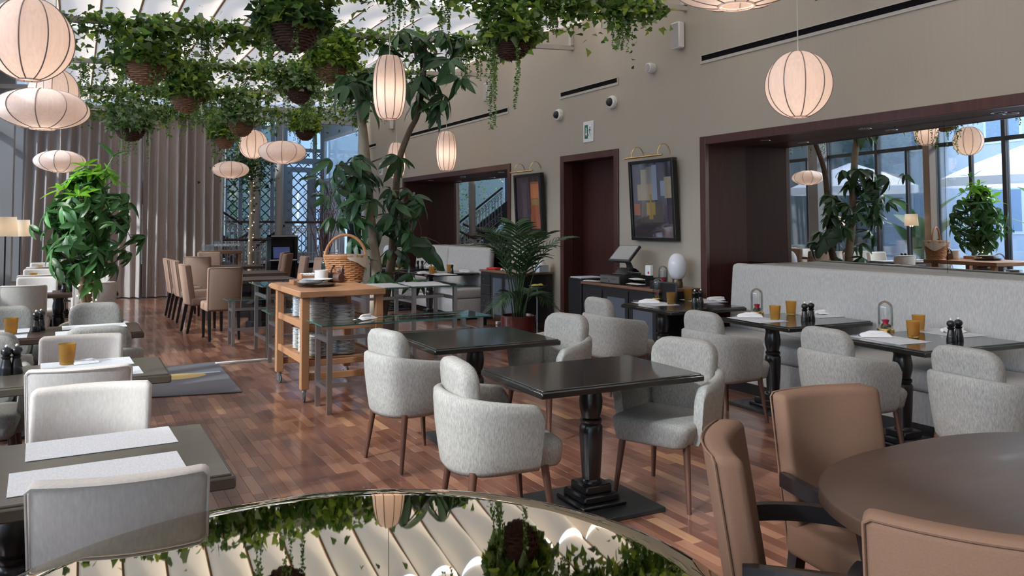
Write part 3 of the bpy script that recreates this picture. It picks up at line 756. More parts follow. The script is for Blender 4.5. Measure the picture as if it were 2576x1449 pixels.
# far bench tables
for a, b, lab in ((1103, 687, 'left'), (1165, 683, 'right')): pass
q = (5.296,12.038,0.750); placemat(q[0], q[1], 0, .36, .5, 'white placemat on the front far bench table')
q = (5.158,12.114,0.750); tumbler(q[0], q[1], 'amber tumbler on the front far bench table, left')
q = (5.681,12.560,0.750); tumbler(q[0], q[1], 'amber tumbler under the tip of the drooping leaf')
q = (5.536,12.143,0.750); mill(q[0], q[1], 'single black mill under the tip of the drooping leaf')
q = (5.061,12.285,0.750); napkin(q[0], q[1], .2, 0, 'white napkin at the left of the front far bench table')
q = (5.903,12.438,0.750); napkin(q[0], q[1], .1, 1, 'rolled white napkin at the right of the front far bench table')
q = (5.565,13.722,0.750); mill(q[0], q[1], 'black mill, left of the pair on the last bench table')
q = (5.636,13.683,0.750); mill(q[0], q[1], 'black mill, right of the pair on the last bench table')
q = (5.22, 13.82); cloche(q[0], q[1], 'glass cloche on the last bench table, behind the schefflera leaves')
q = (5.441,12.692,0.750); cloche(q[0], q[1], 'glass cloche behind the amber tumbler on the front far bench table')
q = (5.939,13.968,0.750); napkin(q[0], q[1], .1, 1, 'rolled white napkin on the last bench table')
# window tables
placemat(.11, 3.43, radians(2), .50, .27, 'bare white placemat on the far side of the first window table')
placemat(.09, 3.03, radians(2), .52, .27, 'bare white placemat on the near side of the first window table')
q = (0.074,5.374,0.750); placemat(q[0]+.01, q[1]+.02, radians(2), .48, .28, 'white placemat under the tumbler on the second window table')
q = (-0.023,5.413,0.750); tumbler(q[0], q[1], 'amber tumbler on the second window table, beside a folded napkin')
q = (0.076,5.404,0.750); napkin(q[0], q[1], .2, 0, 'folded white napkin beside the amber tumbler on the second window table', s=.62)
placemat(.11, 5.02, radians(2), .48, .26, 'white placemat on the near side of the second window table, behind a chair back')
q = (-0.315,5.221,0.750); mill(q[0], q[1], 'black mill at the left picture edge, left one of the pair')
q = (-0.267,5.235,0.750); mill(q[0], q[1], 'black mill at the left picture edge, right one of the pair')
placemat(.16, 7.31, radians(1), .46, .27, 'white placemat on the far side of the third window table')
placemat(.12, 6.95, radians(1), .46, .26, 'white placemat on the near side of the third window table, behind a tub chair')
placemat(-.52, 7.28, radians(1), .46, .27, 'white placemat behind the tumbler at the left end of the third window table')
placemat(-.52, 6.95, radians(1), .46, .26, 'white placemat under the tumbler at the left end of the third window table')
q = (-0.402,7.077,0.750); tumbler(q[0], q[1], 'amber tumbler at the left end of the third window table')
q = (-0.245,7.191,0.750); mill(q[0], q[1], 'black mill on the third window table, left one'); mill(q[0]+.03, q[1]+.07, 'black mill on the third window table, right one')
for (x, y, k) in ((.2, 11.3, 'fourth'), (-.45, 11.3, 'fourth'), (.2, 13.35, 'fifth'), (-.45, 13.35, 'fifth')):
    placemat(x, y, 0, .46, .28, 'white placemat on the %s window table, %s' % (k, 'aisle end' if x > 0 else 'window end'))
q = (-0.584,12.290,0.750); tumbler(q[0], q[1], 'amber tumbler on the fourth window table, before a linen chair back')
for k, (a, y) in enumerate((('fourth', 11.15), ('fifth', 13.2))):
    mill(-.1, y, 'black mill on the %s window table, left one' % a); mill(-.03, y+.02, 'black mill on the %s window table, right one' % a)
tumbler(-.5, 13.3, 'amber tumbler on the fifth window table'); tumbler(-.5, 15.6, 'amber tumbler on the sixth window table')

# ================================================================== hanging lamps
def lamp_profile(kind):
    if kind == 'round': a, b = .25, .262
    elif kind == 'oval': a, b = .36, .168
    else: a, b = .168, .33
    pts = []
    for i in range(25):
        q = -pi/2 + pi*i/24
        if kind == 'barrel': r = .07 + (a-.07)*cos(q)**.85 if cos(q) > 0 else .07; pts.append((r, b*sin(q)*1.0))
        else:
            z = b*sin(q); r = a*cos(q)
            if r >= .055: pts.append((r, z))
    return pts
LAMPM = {}
def lamp_meshes(kind):
    if kind in LAMPM: return LAMPM[kind]
    p = lamp_profile(kind); n = 10; sub = 5
    rings = []
    for r, z in p:
        ring = []
        for j in range(n*sub):
            th = 2*pi*j/(n*sub); w = (j % sub)/sub
            k = 1 - .035*sin(pi*w)                                   # each veneer sheet lies a little flatter between the ribs
            ring.append((r*k*cos(th), r*k*sin(th), z))
        rings.append(ring)
    shade = mesh_of('shade', MB().add(loft(rings, caps=False)), VENEER, angle=80)
    rib = mesh_of('rib', MB().add(tube([(r+.0015, 0, z) for r, z in p], .0042, 5)), RIB)
    zb, rb = p[0][1], p[0][0]
    ring = mesh_of('bottom_ring', MB().add(lathe([(rb-.012, zb-.006), (rb+.004, zb-.006), (rb+.004, zb+.006), (rb-.012, zb+.006)], 24, caps=False)), VENEER)
    bulb = mesh_of('bulb', MB().add(lathe([(.001, -.04), (.018, -.034), (.028, -.012), (.024, .012), (.012, .032), (.012, .05), (.001, .05)], 14)), BULB)
    LAMPM[kind] = (shade, rib, ring, bulb, p[-1][1]); return LAMPM[kind]
def lamp(kind, loc, label, rz=0., s=1., energy=2.4):
    sh, rib, ring, bulb, zt = lamp_meshes(kind)
    t = thing('pendant_lamp', label, 'lamp', loc, rz, 'veneer pendant lamps'); t.scale = (s, s, s)
    link('shade', sh, t); link('bottom_ring', ring, t); link('bulb', bulb, t)
    for k in range(10): link('rib', rib, t, rot=(0, 0, 2*pi*k/10))
    top = (ceilz(loc[0]) - loc[2] - .06)/s
    obj('cord', MB().add(cyl((0, 0, .03), (0, 0, top), .0045/s, None, 6)), CORD, t)
    l = bpy.data.lights.new('bulb_light', 'POINT'); l.energy = energy*s*s; l.color = (1, .88, .74); l.shadow_soft_size = .05
    lo = bpy.data.objects.new('bulb_light', l); COL.objects.link(lo); lo.parent = t; lo.location = (0, 0, -.07)
    return t
lamp('round', (-0.267,5.806,2.739), 'large round veneer lamp cut by the upper left picture corner', .12)
lamp('round', (-0.216,9.765,2.978), 'round veneer lamp half hidden behind the big round one at upper left', .25)
lamp('oval', (-0.251,7.691,2.539), 'flat oval veneer lamp under the big round one at the left edge', .2)
lamp('oval', (-0.211,14.008,2.536), 'flat oval veneer lamp hanging before the curtain, above the bushy plant', .1)
lamp('round', (2.792,14.733,3.007), 'small round veneer lamp between two flat oval ones, far down the room', .3)
lamp('oval', (2.734,12.154,2.658), 'flat oval veneer lamp right of the far round one, before the grey column', .05)
lamp('oval', (2.700,16.513,2.651), 'flat oval veneer lamp farthest away, beside the curtain edge', .2)
lamp('barrel', (2.856,7.845,3.003), 'tall barrel-shaped veneer lamp in the middle, in front of the schefflera', .31)
lamp('barrel', (5.512,12.332,2.813), 'barrel-shaped veneer lamp above the far bench corner of the wall niche', .2)
lamp('barrel', (5.230,13.975,2.753), 'barrel-shaped veneer lamp partly behind the leaning schefflera trunk', .1)
lamp('round', (4.926,4.323,2.666), 'round veneer lamp hanging before the long wall above the near bench', .30)
lamp('oval', (3.039,3.067,2.894), 'flat oval veneer lamp cut by the top picture edge, before the speaker wall', .1)

# ================================================================== plants
def leaf_cloud(name, C, D, N, sz, tone, parent=None, flat=.25):
    """C positions, D pointing directions, N rough normals, sz lengths, tone colours -> one mesh of lobed leaves"""
    n = len(C)
    D = D/np.linalg.norm(D, axis=1, keepdims=True)
    S_ = np.cross(D, N); S_ /= np.linalg.norm(S_, axis=1, keepdims=True) + 1e-9
    U = np.cross(S_, D)
    tmpl = np.array([(0, .06, 0), (0, .46, -.01), (0, 1, -.10), (.26, -.02, .03), (.45, .26, .07), (.25, .52, .03), (-.26, -.02, .03), (-.45, .26, .07), (-.25, .52, .03)])
    V = C[:, None, :] + sz[:, None, None]*(tmpl[None, :, 0, None]*S_[:, None, :] + tmpl[None, :, 1, None]*D[:, None, :] + tmpl[None, :, 2, None]*U[:, None, :])
    V = V.reshape(-1, 3)
    base = np.arange(n)[:, None]*9
    F = np.concatenate([base + np.array(q) for q in ((0, 3, 4, 1), (1, 4, 5, 2), (0, 1, 7, 6), (1, 2, 8, 7))], 1).reshape(-1, 4)
    me = bpy.data.meshes.new(name); me.vertices.add(len(V)); me.vertices.foreach_set('co', V.ravel())
    me.loops.add(F.size); me.loops.foreach_set('vertex_index', F.ravel().astype(np.int32))
    me.polygons.add(len(F)); me.polygons.foreach_set('loop_start', np.arange(0, F.size, 4, dtype=np.int32))
    me.update(calc_edges=True); me.materials.append(IVY)
    a = me.attributes.new('tone', 'FLOAT_COLOR', 'FACE')
    col = np.concatenate([tone, np.ones((n, 1))], 1); a.data.foreach_set('color', np.repeat(col, 4, axis=0).ravel())
    me.validate()
    return link(name, me, parent)
TONES = {'dark': (.085, .175, .042), 'mid': (.17, .31, .055), 'lime': (.36, .50, .07), 'pale': (.37, .48, .28), 'deep': (.034, .078, .030)}
def tone_mix(n, names, w):
    c = np.array([TONES[k] for k in names]); i = rng.choice(len(names), n, p=np.array(w)/sum(w))
    return c[i]*(.7 + .6*rng.random((n, 1)))
def strands(origins, length, step, sz):
    C, D = [], []
    for o in origins:
        L = length*(.35 + .65*rng.random()); p = np.array(o, float); k = int(L/step)
        dx = rng.normal(0, .12, 2)
        for i in range(k):
            p = p + np.array([dx[0]*step*exp_(i) + rng.normal(0, .004), dx[1]*step*exp_(i) + rng.normal(0, .004), -step])
            for sgn in (0, 1):
                a = rng.random()*6.28; C.append(p.copy()); D.append((cos(a), sin(a), -.5))
    return np.array(C).reshape(-1, 3), np.array(D).reshape(-1, 3)
def exp_(i): return max(0., 1-i*.12)
def cat_leaves(parts):
    return [np.concatenate(x) for x in zip(*parts)]
def ivy_part(C, names, w, s0, s1, down=.35):
    n = len(C); D = rng.normal(0, 1, (n, 3)); D[:, 2] = D[:, 2]*.6 - down
    N = rng.normal(0, .6, (n, 3)); N[:, 2] += 1.
    return (C, D, N, s0 + (s1-s0)*rng.random(n), tone_mix(n, names, w))
def strand_part(orig, L, step, names, w, s0, s1):
    C, D = strands(orig, L, step, s0)
    n = len(C); return (C, D + 1e-4, rng.normal(0, 1, (n, 3)), s0 + (s1-s0)*rng.random(n), tone_mix(n, names, w))
GARL = [(0, -.6, 6.0, 1500), (1, 1.6, 5.75, 2500), (2, -.12, 5.3, 2300), (3, -.1, 5.0, 2100), (4, .1, 5.2, 2000), (5, .2, 5.4, 1900)]
for bi, xa, xb, n in GARL:
    y = BAR_Y[bi]
    nc = 26; cx = xa + (xb-xa)*rng.random(nc); cw = .10 + .22*rng.random(nc); cd = .04 + .15*rng.random(nc)**1.5
    k = rng.integers(0, nc, n); X = cx[k] + rng.normal(0, 1, n)*cw[k]
    u = rng.random(n) < .35; X[u] = xa + (xb-xa)*rng.random(u.sum()); X = np.clip(X, xa-.1, xb+.12)
    Zb = roofz(X) + .05 + rng.normal(0, .06, n) - np.abs(rng.normal(0, 1, n))*cd[k]
    Y = y + rng.normal(0, .085, n)
    parts = [ivy_part(np.stack([X, Y, Zb], 1), ['dark', 'mid', 'lime', 'pale'], [.36, .36, .20, .08], .055, .11)]
    so = [(xa + (xb-xa)*rng.random(), y + rng.normal(0, .06), roofz(3)) for _ in range(13 if bi else 5)]
    so = [(p[0] + rng.normal(0, .045), p[1] + rng.normal(0, .03), roofz(p[0])) for p in so for _ in range(9)]
    parts.append(strand_part(so, .55, .022, ['mid', 'dark', 'pale'], [.5, .35, .15], .018, .034))
    # a few bare trailing stems with spaced leaves
    so = [(xa + (xb-xa)*rng.random(), y, roofz(3)) for _ in range(5)]
    so = [(p[0], p[1], roofz(p[0])) for p in so]
    parts.append(strand_part(so, .75, .085, ['dark', 'mid'], [.6, .4], .04, .055))
    g_ = leaf_cloud('ivy_garland', *cat_leaves(parts))
    tag(g_, 'ivy garland wound along the %s roof beam' % ['nearest', 'second', 'third', 'fourth', 'fifth', 'sixth'][bi], 'ivy', 'ivy garlands', 'stuff')
HB = [((1.673,7.070,3.222), .165, .125, 'dark', 'dark', 'large dark hanging wicker basket highest on the left of the barrel lamp'),
      ((2.695,9.470,3.400), .150, .115, 'tan', 'lime', 'pale hanging wicker basket with lime green ivy, left of the barrel lamp'),
      ((0.653,9.470,3.209), .170, .120, 'tan', 'mid', 'pale hanging wicker bowl under thick ivy, right of the round lamps'),
      ((1.345,11.870,3.244), .155, .125, 'tan', 'mid', 'hanging wicker basket before the curtain top, under the second ivy row'),
      ((2.901,11.870,3.476), .140, .110, 'dark', 'pale', 'small dark hanging basket under grey-green variegated ivy'),
      ((0.771,14.270,3.018), .170, .105, 'dark', 'pale', 'dark ribbed hanging bowl hanging lowest before the curtain'),
      ((3.875,7.070,3.355), .155, .105, 'dark', 'mid', 'dark hanging basket nearest the long wall, with trailing stems'),
      ((2.495,14.270,3.207), .160, .130, 'tan', 'pale', 'hanging wicker cone basket just above the far round lamp'),
      ((2.531,16.200,3.146), .150, .120, 'tan', 'mid', 'small hanging basket at the curtain edge, above the farthest oval lamp'),
      ((4.172,16.500,3.418), .150, .120, 'dark', 'lime', 'small hanging basket before the far window, right of the oval lamp'),
      ((.35, 4.66, 2.95+.28), .165, .12, 'dark', 'mid', 'dark hanging basket over the first window table, seen only in the mirror table'),
      ((2.9, 4.66, 3.42), .165, .12, 'dark', 'dark', 'dark hanging basket above the bare black tables, seen only in the mirror table')]
def weave(R, H, nrow, nst, amp, r, prof, sx=1., sy=1.):
    out = []
    for i in range(nrow):
        q = (i+.5)/nrow; rad = R*prof(q); pts = []
        M = nst*2
        for j in range(M):
            a = 2*pi*j/M; k = rad + amp*(1 if (j//2 + i) % 2 else -1)*(.6 if j % 2 else 1.)
            pts.append((k*sx*cos(a), k*sy*sin(a), -H + H*q*1.0))
        out.append(tube(pts, r, 5, closed=True))
    return out
for n, (c, R, H, tone, fol, lab) in enumerate(HB):
    t = thing('hanging_basket', lab, 'hanging basket', c, rng.random()*6, 'hanging wicker baskets')
    prof = lambda q: sqrt(max(.05, 1-(1-q)**2.2))*.98 + .02
    R *= 1.22; H *= 1.12
    wm = WICKERD if tone == 'dark' else WICKERT
    H2 = H*1.7
    m = MB().add(lathe([(R*prof(q)*.95, -H2*.5-.0 + H2*q) for q in np.linspace(0, 1, 8)], 20, caps=True))
    obj('liner', m, wm, t)
    m = MB()
    for vf in weave(R, H2, 11, 18, .011, H2/22*1.0, prof): m.add(vf, 0, TR((0, 0, H2*.5)))
    obj('weave', m, wm, t)
    obj('rim', MB().add(tube([(R*1.02*cos(a), R*1.02*sin(a), H2*.5) for a in np.linspace(0, 2*pi, 25)[:-1]], .012, 6, closed=True)), wm, t)
    bi = int(np.argmin([abs(c[1]-b) for b in BAR_Y])); top = roofz(c[0]) - c[2]
    top = max(top, .35)
    m = MB()
    for k in range(3): m.add(cyl((R*cos(2.1*k), R*sin(2.1*k), H2*.5), (0, 0, top), .0022, None, 4))
    obj('hanger', m, WIRE, t)
    N1_ = 900
    a = rng.random(N1_)*6.28; rr = np.sqrt(rng.random(N1_))*R*1.75; zz = H2*.5 + rng.random(N1_)**1.2*min(top, .62)*(1-.45*(rr/(R*1.75))**2)
    edge = rng.random(N1_) < .35
    rr[edge] = R*(1.1 + .5*rng.random(edge.sum())); zz[edge] = H2*.5 + .10 - rng.random(edge.sum())*.12
    mixn = {'dark': (['dark', 'deep', 'mid', 'lime'], [.45, .25, .2, .1]), 'lime': (['lime', 'mid', 'dark'], [.5, .3, .2]), 'mid': (['mid', 'dark', 'lime', 'pale'], [.4, .3, .2, .1]), 'pale': (['pale', 'mid', 'dark'], [.45, .25, .3])}[fol]
    parts = [ivy_part(np.stack([rr*np.cos(a), rr*np.sin(a), zz], 1), mixn[0], mixn[1], .06, .115)]
    so = []
    for _ in range(4):
        b = rng.random()*6.28; so += [(R*1.15*cos(b)+rng.normal(0, .02), R*1.15*sin(b)+rng.normal(0, .02), H2*.5) for _ in range(3)]
    parts.append(strand_part(so, .62 if n not in (6,) else .95, .022, ['mid', 'dark', 'pale'], [.5, .35, .15], .018, .034))
    o = leaf_cloud('foliage', *cat_leaves(parts), parent=t); o['kind'] = 'stuff'

def leaflet_mesh(name, w, droop, m, fold=.12, wave=0.):
    def fn(s, t):
        x = s; ww = w*.5*(sin(pi*min(1, s**.8))**.75)*(1 if s < .97 else .3) + .004
        y = (t*2-1)*ww
        return (x*cos(droop*s*.6), y, -droop*.55*s*s + fold*abs(t*2-1)*ww*2 - .02*s + wave*sin(9*s)*ww)
    return mesh_of(name, MB().add(grid(fn, 8, 4)), m, angle=180)
LSCH = leaflet_mesh('leaf', .29, .6, LEAFS, .10, .10)
LMON = leaflet_mesh('leaf', .30, .45, LEAFM, .10)
LMONLIT = leaflet_mesh('leaf', .28, .30, LEAFML, .12)
def cluster(parent, me, c, d, nleaf, L, tilt, spread=2*pi, jl=.25):
    """palmate leaf: nleaf leaflets spread round the petiole end c that points along d"""
    d = Vector(d).normalized(); q = d.to_track_quat('Z', 'Y')
    a0 = random.random()*6.28
    for k in range(nleaf):
        a = a0 + spread*(k + random.uniform(-.2, .2))/nleaf
        o = bpy.data.objects.new('leaf', me); COL.objects.link(o); o.parent = parent
        e = Euler((random.uniform(-.2, .2), tilt + random.uniform(-.25, .25), a)).to_quaternion()
        l = L*(1 + random.uniform(-jl, jl))
        o.rotation_mode = 'QUATERNION'; o.rotation_quaternion = q @ e; o.location = c; o.scale = (l, l, l)
def cluster_mass(mb, me, c, d, nleaf, L, tilt):
    q = Vector(d).normalized().to_track_quat('Z', 'Y'); a0 = random.random()*6.28
    V = [v.co.copy() for v in me.vertices]; F = [tuple(p.vertices) for p in me.polygons]
    for k in range(nleaf):
        a = a0 + 2*pi*(k + random.uniform(-.2, .2))/nleaf
        R_ = q @ Euler((random.uniform(-.3, .3), tilt + random.uniform(-.4, .4), a)).to_quaternion(); l = L*random.uniform(.7, 1.25)
        mb.add(([tuple(Vector(c) + R_ @ (v*l)) for v in V], F))
# ---- schefflera
SB = Vector((3.17, 9.10, 0))
t = thing('schefflera', 'tall two-trunked schefflera with big drooping leaves behind the trolley basket', 'plant', SB)
obj('pot', MB().add(lathe([(.16, 0), (.21, .02), (.25, .40), (.26, .42), (.23, .42), (.22, .38), (.001, .37)], 28)), POTGREY, t)
def rel(p): return Vector(p) - SB
tr1 = [Vector((-.05, 0, .36)), rel((3.168,9.100,0.979)), rel((3.106,9.100,1.405)), rel((3.048,9.100,2.019)), rel((2.994,9.100,2.633)), rel((2.933,9.100,2.999)), rel((2.917,9.100,3.188))]
tr2 = [Vector((.06, .02, .36)), rel((3.395,9.230,1.110)), rel((3.423,9.230,1.449)), rel((3.451,9.230,1.985)), rel((3.495,9.230,2.378)), rel((3.624,9.230,2.729)), rel((3.739,9.230,2.960)), rel((3.812,9.230,3.391)), rel((3.831,9.230,3.847))]
def smooth_pts(P, n=5):
    out = []
    for i in range(len(P)-1):
        a = P[max(i-1, 0)]; b = P[i]; c = P[i+1]; d = P[min(i+2, len(P)-1)]
        for k in range(n):
            s = k/n; out.append(.5*((2*b) + (c-a)*s + (2*a-5*b+4*c-d)*s*s + (3*b-a-3*c+d)*s**3))
    return out + [P[-1]]
p1 = smooth_pts(tr1); p2 = smooth_pts(tr2)
obj('trunk', MB().add(tube(p1, list(np.linspace(.070, .042, len(p1))), 10)), BARK, t)
obj('trunk', MB().add(tube(p2, list(np.linspace(.058, .022, len(p2))), 10)), BARKD, t)
SC = [(3.707,9.190,3.915), (3.963,9.010,3.977), (4.323,9.280,3.937), (3.479,9.280,3.828), (3.689,9.010,3.395), (3.886,9.100,3.352), (4.129,8.920,3.410), (3.738,9.190,3.129), (3.902,9.010,3.058),
      (2.687,9.010,3.188), (2.759,8.830,3.212), (3.093,9.190,3.394), (3.331,9.370,3.720), (2.980,8.920,3.012),
      (2.841,8.920,2.367), (2.605,8.830,2.247), (2.847,9.190,2.160), (2.611,8.920,1.966), (2.880,8.740,2.037), (2.746,8.830,1.920), (2.718,9.010,1.778), (3.037,8.920,1.873), (3.285,8.740,2.372),
      (3.356,8.920,1.854), (3.577,9.100,1.992), (3.650,8.920,1.858), (3.249,8.830,1.687), (2.937,8.830,1.594), (2.740,9.190,1.665), (3.452,9.010,1.585), (3.595,9.010,1.451), (3.792,8.920,1.316),
      (2.908,9.000,3.275), (2.776,9.150,3.335), (3.103,9.100,3.237), (3.462,9.100,3.952), (3.846,9.200,3.742), (4.012,8.900,3.603), (3.544,9.100,3.298), (4.049,9.100,3.191), (2.860,8.900,2.214), (3.121,9.100,2.164), (3.616,9.000,1.667), (3.297,9.100,1.881), (2.615,9.100,2.126),
      (3.132,8.830,0.996), (3.522,8.920,0.979), (3.417,9.280,1.278), (2.830,9.010,1.409), (2.986,9.190,1.169), (3.634,9.370,1.198), (3.256,9.190,1.499)]
st = MB()
for c in SC:
    c = rel(c); near = min(p1 + p2, key=lambda p: (p - c).length + max(0, (p.z - c.z))*.6)
    mid = (near + c)*.5 + Vector((0, 0, .06)); st.add(tube(bez(near, mid, c, 5), [.010, .009, .008, .007, .006, .006], 5))
    d = (c - near); d.z = max(d.z, 0) + .35
    cluster(t, LSCH, c, d, 6, .30 if c.z > 2.2 else .24, .5)
obj('stems', st, BARKD, t)['kind'] = 'stuff'
lm = MB()
for c in SC:
    c = rel(c)
    if c.z < .75: continue
    c2 = c + Vector((random.uniform(-.16, .16), random.uniform(-.22, .22), random.uniform(-.10, .14)))
    cluster_mass(lm, LSCH, c2, (random.uniform(-.6, .6), random.uniform(-.6, .2), .6), 6, .23, .5)
obj('smaller_leaves', lm, LEAFS, t, angle=180)['kind'] = 'stuff'
# big torn leaf hanging over the far bench table
P = [rel(q) for q in ((3.358,8.920,1.406), (3.560,8.920,1.347), (3.792,8.920,1.210), (3.966,8.920,1.013))]
P = smooth_pts(P, 5)
m = MB(); rings = []
for i, p in enumerate(P):
    s = i/(len(P)-1); w = .11*sin(pi*min(1, .12+.9*s))**.6*(1 + .18*sin(i*2.1)) + .01
    rings.append([(p.x-.3*w, p.y, p.z - w), (p.x, p.y-.02, p.z), (p.x+.35*w, p.y, p.z + w*.75)])
v = [q for r in rings for q in r]; f = []
for i in range(len(rings)-1): f += [(i*3, i*3+3, i*3+4, i*3+1), (i*3+1, i*3+4, i*3+5, i*3+2)]
m.add((v, f)); obj('leaf', m, LEAFS, t, angle=180)
# ---- money tree
MBs = Vector((.12, 9.25, 0))
t = thing('money_tree', 'bushy money tree with upper leaves coloured as sunlit among the window tables', 'plant', MBs)
obj('pot', MB().add(lathe([(.15, 0), (.19, .02), (.23, .36), (.235, .38), (.21, .38), (.20, .34), (.001, .33)], 28)), POTGREY, t)
st = MB()
for a, x in ((0, -.035), (1, .035)):
    pts = [Vector((x + .012*sin(i*1.3 + a*2), .02*cos(i*.9 + a), .33 + .72*i/10)) for i in range(11)]
    st2 = MB().add(tube(pts, list(np.linspace(.034, .026, 11)), 9)); obj('trunk', st2, BARK if a == 0 else BARKD, t)
for k in range(58):
    z = 1.02 + 1.14*((k+.5)/58)**.9; hgt = (z-1.02)/1.14
    R = .58*sin(pi*(.16 + .80*hgt))**.8*(.15 + .85*((k*.618) % 1)**.7); a = k*2.399 + random.uniform(-.3, .3)
    c = Vector((.02 + R*cos(a), R*sin(a)*.85, z + random.uniform(-.05, .05)))
    base = Vector((0.0, 0, max(.95, z - .25 - .25*R)))
    st.add(tube(bez(base, (base + c)*.5 + Vector((0, 0, .08)), c, 5), [.008, .007, .006, .005, .004, .004], 5))
    lit_tone = hgt > .72 and (cos(a) < .35) or hgt > .88  # leaves at the top and left take the painted sunlit colour
    d = c - base; d.z = abs(d.z)*.5 + .12
    cluster(t, LMONLIT if lit_tone else LMON, c, d, 5, .205 if not lit_tone else .19, random.uniform(.2, .95) if not lit_tone else random.uniform(-.5, .5))
obj('stems', st, BARKD, t)['kind'] = 'stuff'
lm = MB()
for k in range(85):
    hgt = random.random()**.8; z = .98 + 1.12*hgt; a = random.random()*6.28
    R = .56*sin(pi*(.16 + .80*hgt))**.8*random.random()**.55
    cluster_mass(lm, LMON, (.02 + R*cos(a) - .05*hgt, R*sin(a)*.85, z), (cos(a)*.8, sin(a)*.8, random.uniform(-.1, .8)), 5, .17, random.uniform(.1, .9))
obj('inner_leaves', lm, LEAFM, t, angle=180)['kind'] = 'stuff'
# leader shoot
P = [Vector((.12, 0, 1.9)), Vector((.16, 0, 2.15)), Vector((.22, 0, 2.28))]
obj('shoot', MB().add(tube(P, [.008, .006, .004], 6)), LEAFML, t); cluster(t, LMONLIT, P[1], (0, -.2, 1), 4, .2, .2); cluster(t, LMON, P[2], (.2, 0, 1), 4, .2, -.5)
# fairy lights round the money tree trunks
def fairy(name, label, axis, z0, z1, r, turns, nb, center):
    t = thing(name, label, 'fairy lights', center)
    pts = []
    for i in range(nb*4):
        s = i/(nb*4-1); a = 2*pi*turns*s; c = axis(z0 + (z1-z0)*s)
        pts.append((c[0] + r*cos(a), c[1] + r*sin(a), z0 + (z1-z0)*s))
    obj('wire', MB().add(tube(pts, .0028, 4)), WIRE, t)
    bm = mesh_of('bulb', MB().add(lathe([(.001, -.007), (.006, -.004), (.007, 0), (.005, .006), (.001, .008)], 8)), FAIRY)
    for i in range(nb): link('bulb', bm, t, Vector(pts[min(i*4, len(pts)-1)])*1.0 + Vector((.004, -.004, 0)))
fairy('fairy_lights', 'warm fairy lights wound round the money tree trunks', lambda z: (0, 0), .40, 1.10, .085, 7, 44, MBs)
# ---- kentia palm
PB = Vector((5.22, 9.32, 0))
t = thing('kentia_palm', 'kentia palm in a burgundy glazed pot before the black drawer cabinet', 'plant', PB)
obj('pot', MB().add(lathe([(.15, 0), (.20, .01), (.225, .16), (.236, .345), (.240, .36), (.222, .362), (.215, .33), (.001, .325)], 36)), POTRED, t)
obj('soil', MB().add(lathe([(.216, .318), (.1, .33), (.001, .335)], 20)), SOIL, t)
def frond(base, tip, arch, nl, L):
    m = MB(); base = Vector(base); tip = Vector(tip); mid = (base + tip)*.5 + Vector((0, 0, arch)); mid.x = base.x + (tip.x-base.x)*.25; mid.y = base.y + (tip.y-base.y)*.25
    P = bez(base, mid, tip, 16); m.add(tube(P, list(np.linspace(.010, .002, 17)), 5))
    for i in range(6, 17):
        d = (P[min(i+1, 16)] - P[i-1]).normalized(); sd = d.cross(Vector((0, 0, 1))); sd = sd.normalized() if sd.length > .05 else Vector((1, 0, 0))
        up = sd.cross(d)
        for sg in (-1, 1):
            ll = L*(1-.035*abs(i-10))*random.uniform(.85, 1.1)
            q0 = P[i]; dirn = (sd*sg*.85 + d*.75 + up*.15).normalized()
            prev = None; v = []; f = []
            for k in range(5):
                s = k/4; c = q0 + dirn*ll*s + Vector((0, 0, -.30*ll*s*s)); w = .016*sin(pi*(.12+.86*s))**.8
                v += [tuple(c - d*w), tuple(c + up*.004), tuple(c + d*w)]
                if k: f += [((k-1)*3, k*3, k*3+1, (k-1)*3+1), ((k-1)*3+1, k*3+1, k*3+2, (k-1)*3+2)]
            m.add((v, f))
    return m
for k in range(19):
    a = k*2.399; R = random.uniform(.22, .62); top = random.uniform(1.25, 1.72) if k % 4 else random.uniform(.62, .85)
    if top < 1: R = .42
    b = (random.uniform(-.07, .07), random.uniform(-.07, .07), .33)
    obj('frond', frond(b, (b[0] + R*cos(a), b[1] + R*sin(a)*.8, top - .35*R), .42, 11, .36 if top > 1 else .26), LEAFP, t, angle=180)

# ================================================================== wooden trolley and what it carries
t = thing('serving_trolley', 'oiled wooden serving trolley on castors with plates on two slatted shelves', 'trolley', (0, 0, 0))
TX0, TX1, TY0, TY1, TZ = 1.78, 2.50, 7.08, 8.06, .985
tp = MB().add(bevbox(TX0-.03, TX1+.04, TY0-.04, TY1+.20, TZ-.055, TZ, .005, 2))
obj('top', tp, BEECH, t)
obj('handle', MB().add(tube(bez((TX0-.005, TY1+.14, TZ-.03), (TX0-.06, TY1+.3, TZ-.03), (TX0+.1, TY1+.34, TZ-.03), 8), .022, 8)), BEECH, t)
for x in (TX0, TX1):
    for y in (TY0, TY1):
        obj('leg', MB().add(bevbox(x-.004, x+.066 if x == TX0 else x+.03, y, y+.07, .115, TZ-.055, .004, 1)) if x == TX0 else MB().add(bevbox(x-.04, x+.03, y, y+.07, .115, TZ-.055, .004, 1)), BEECH, t, smooth=False)
        w = obj('caster', MB().add(lathe([(.022, .09), (.022, .115)], 10)).add(box(-.013, -.009, -.02, .02, .03, .1)).add(box(.009, .013, -.02, .02, .03, .1)), STEEL, t, (x+.03 if x == TX0 else x-.005, y+.035, 0), (0, 0, random.uniform(-.6, .6)))
        wl = MB().add(lathe([(.001, -.008), (.036, -.008), (.046, -.006), (.048, 0), (.046, .006), (.036, .008), (.001, .008)], 20), 0, TR((0, 0, .048), 0, 0, pi/2))
        obj('wheel', wl, mat('caster_rubber', (.06, .06, .062), .6) if 'caster_rubber' not in MATS else MATS['caster_rubber'], w)
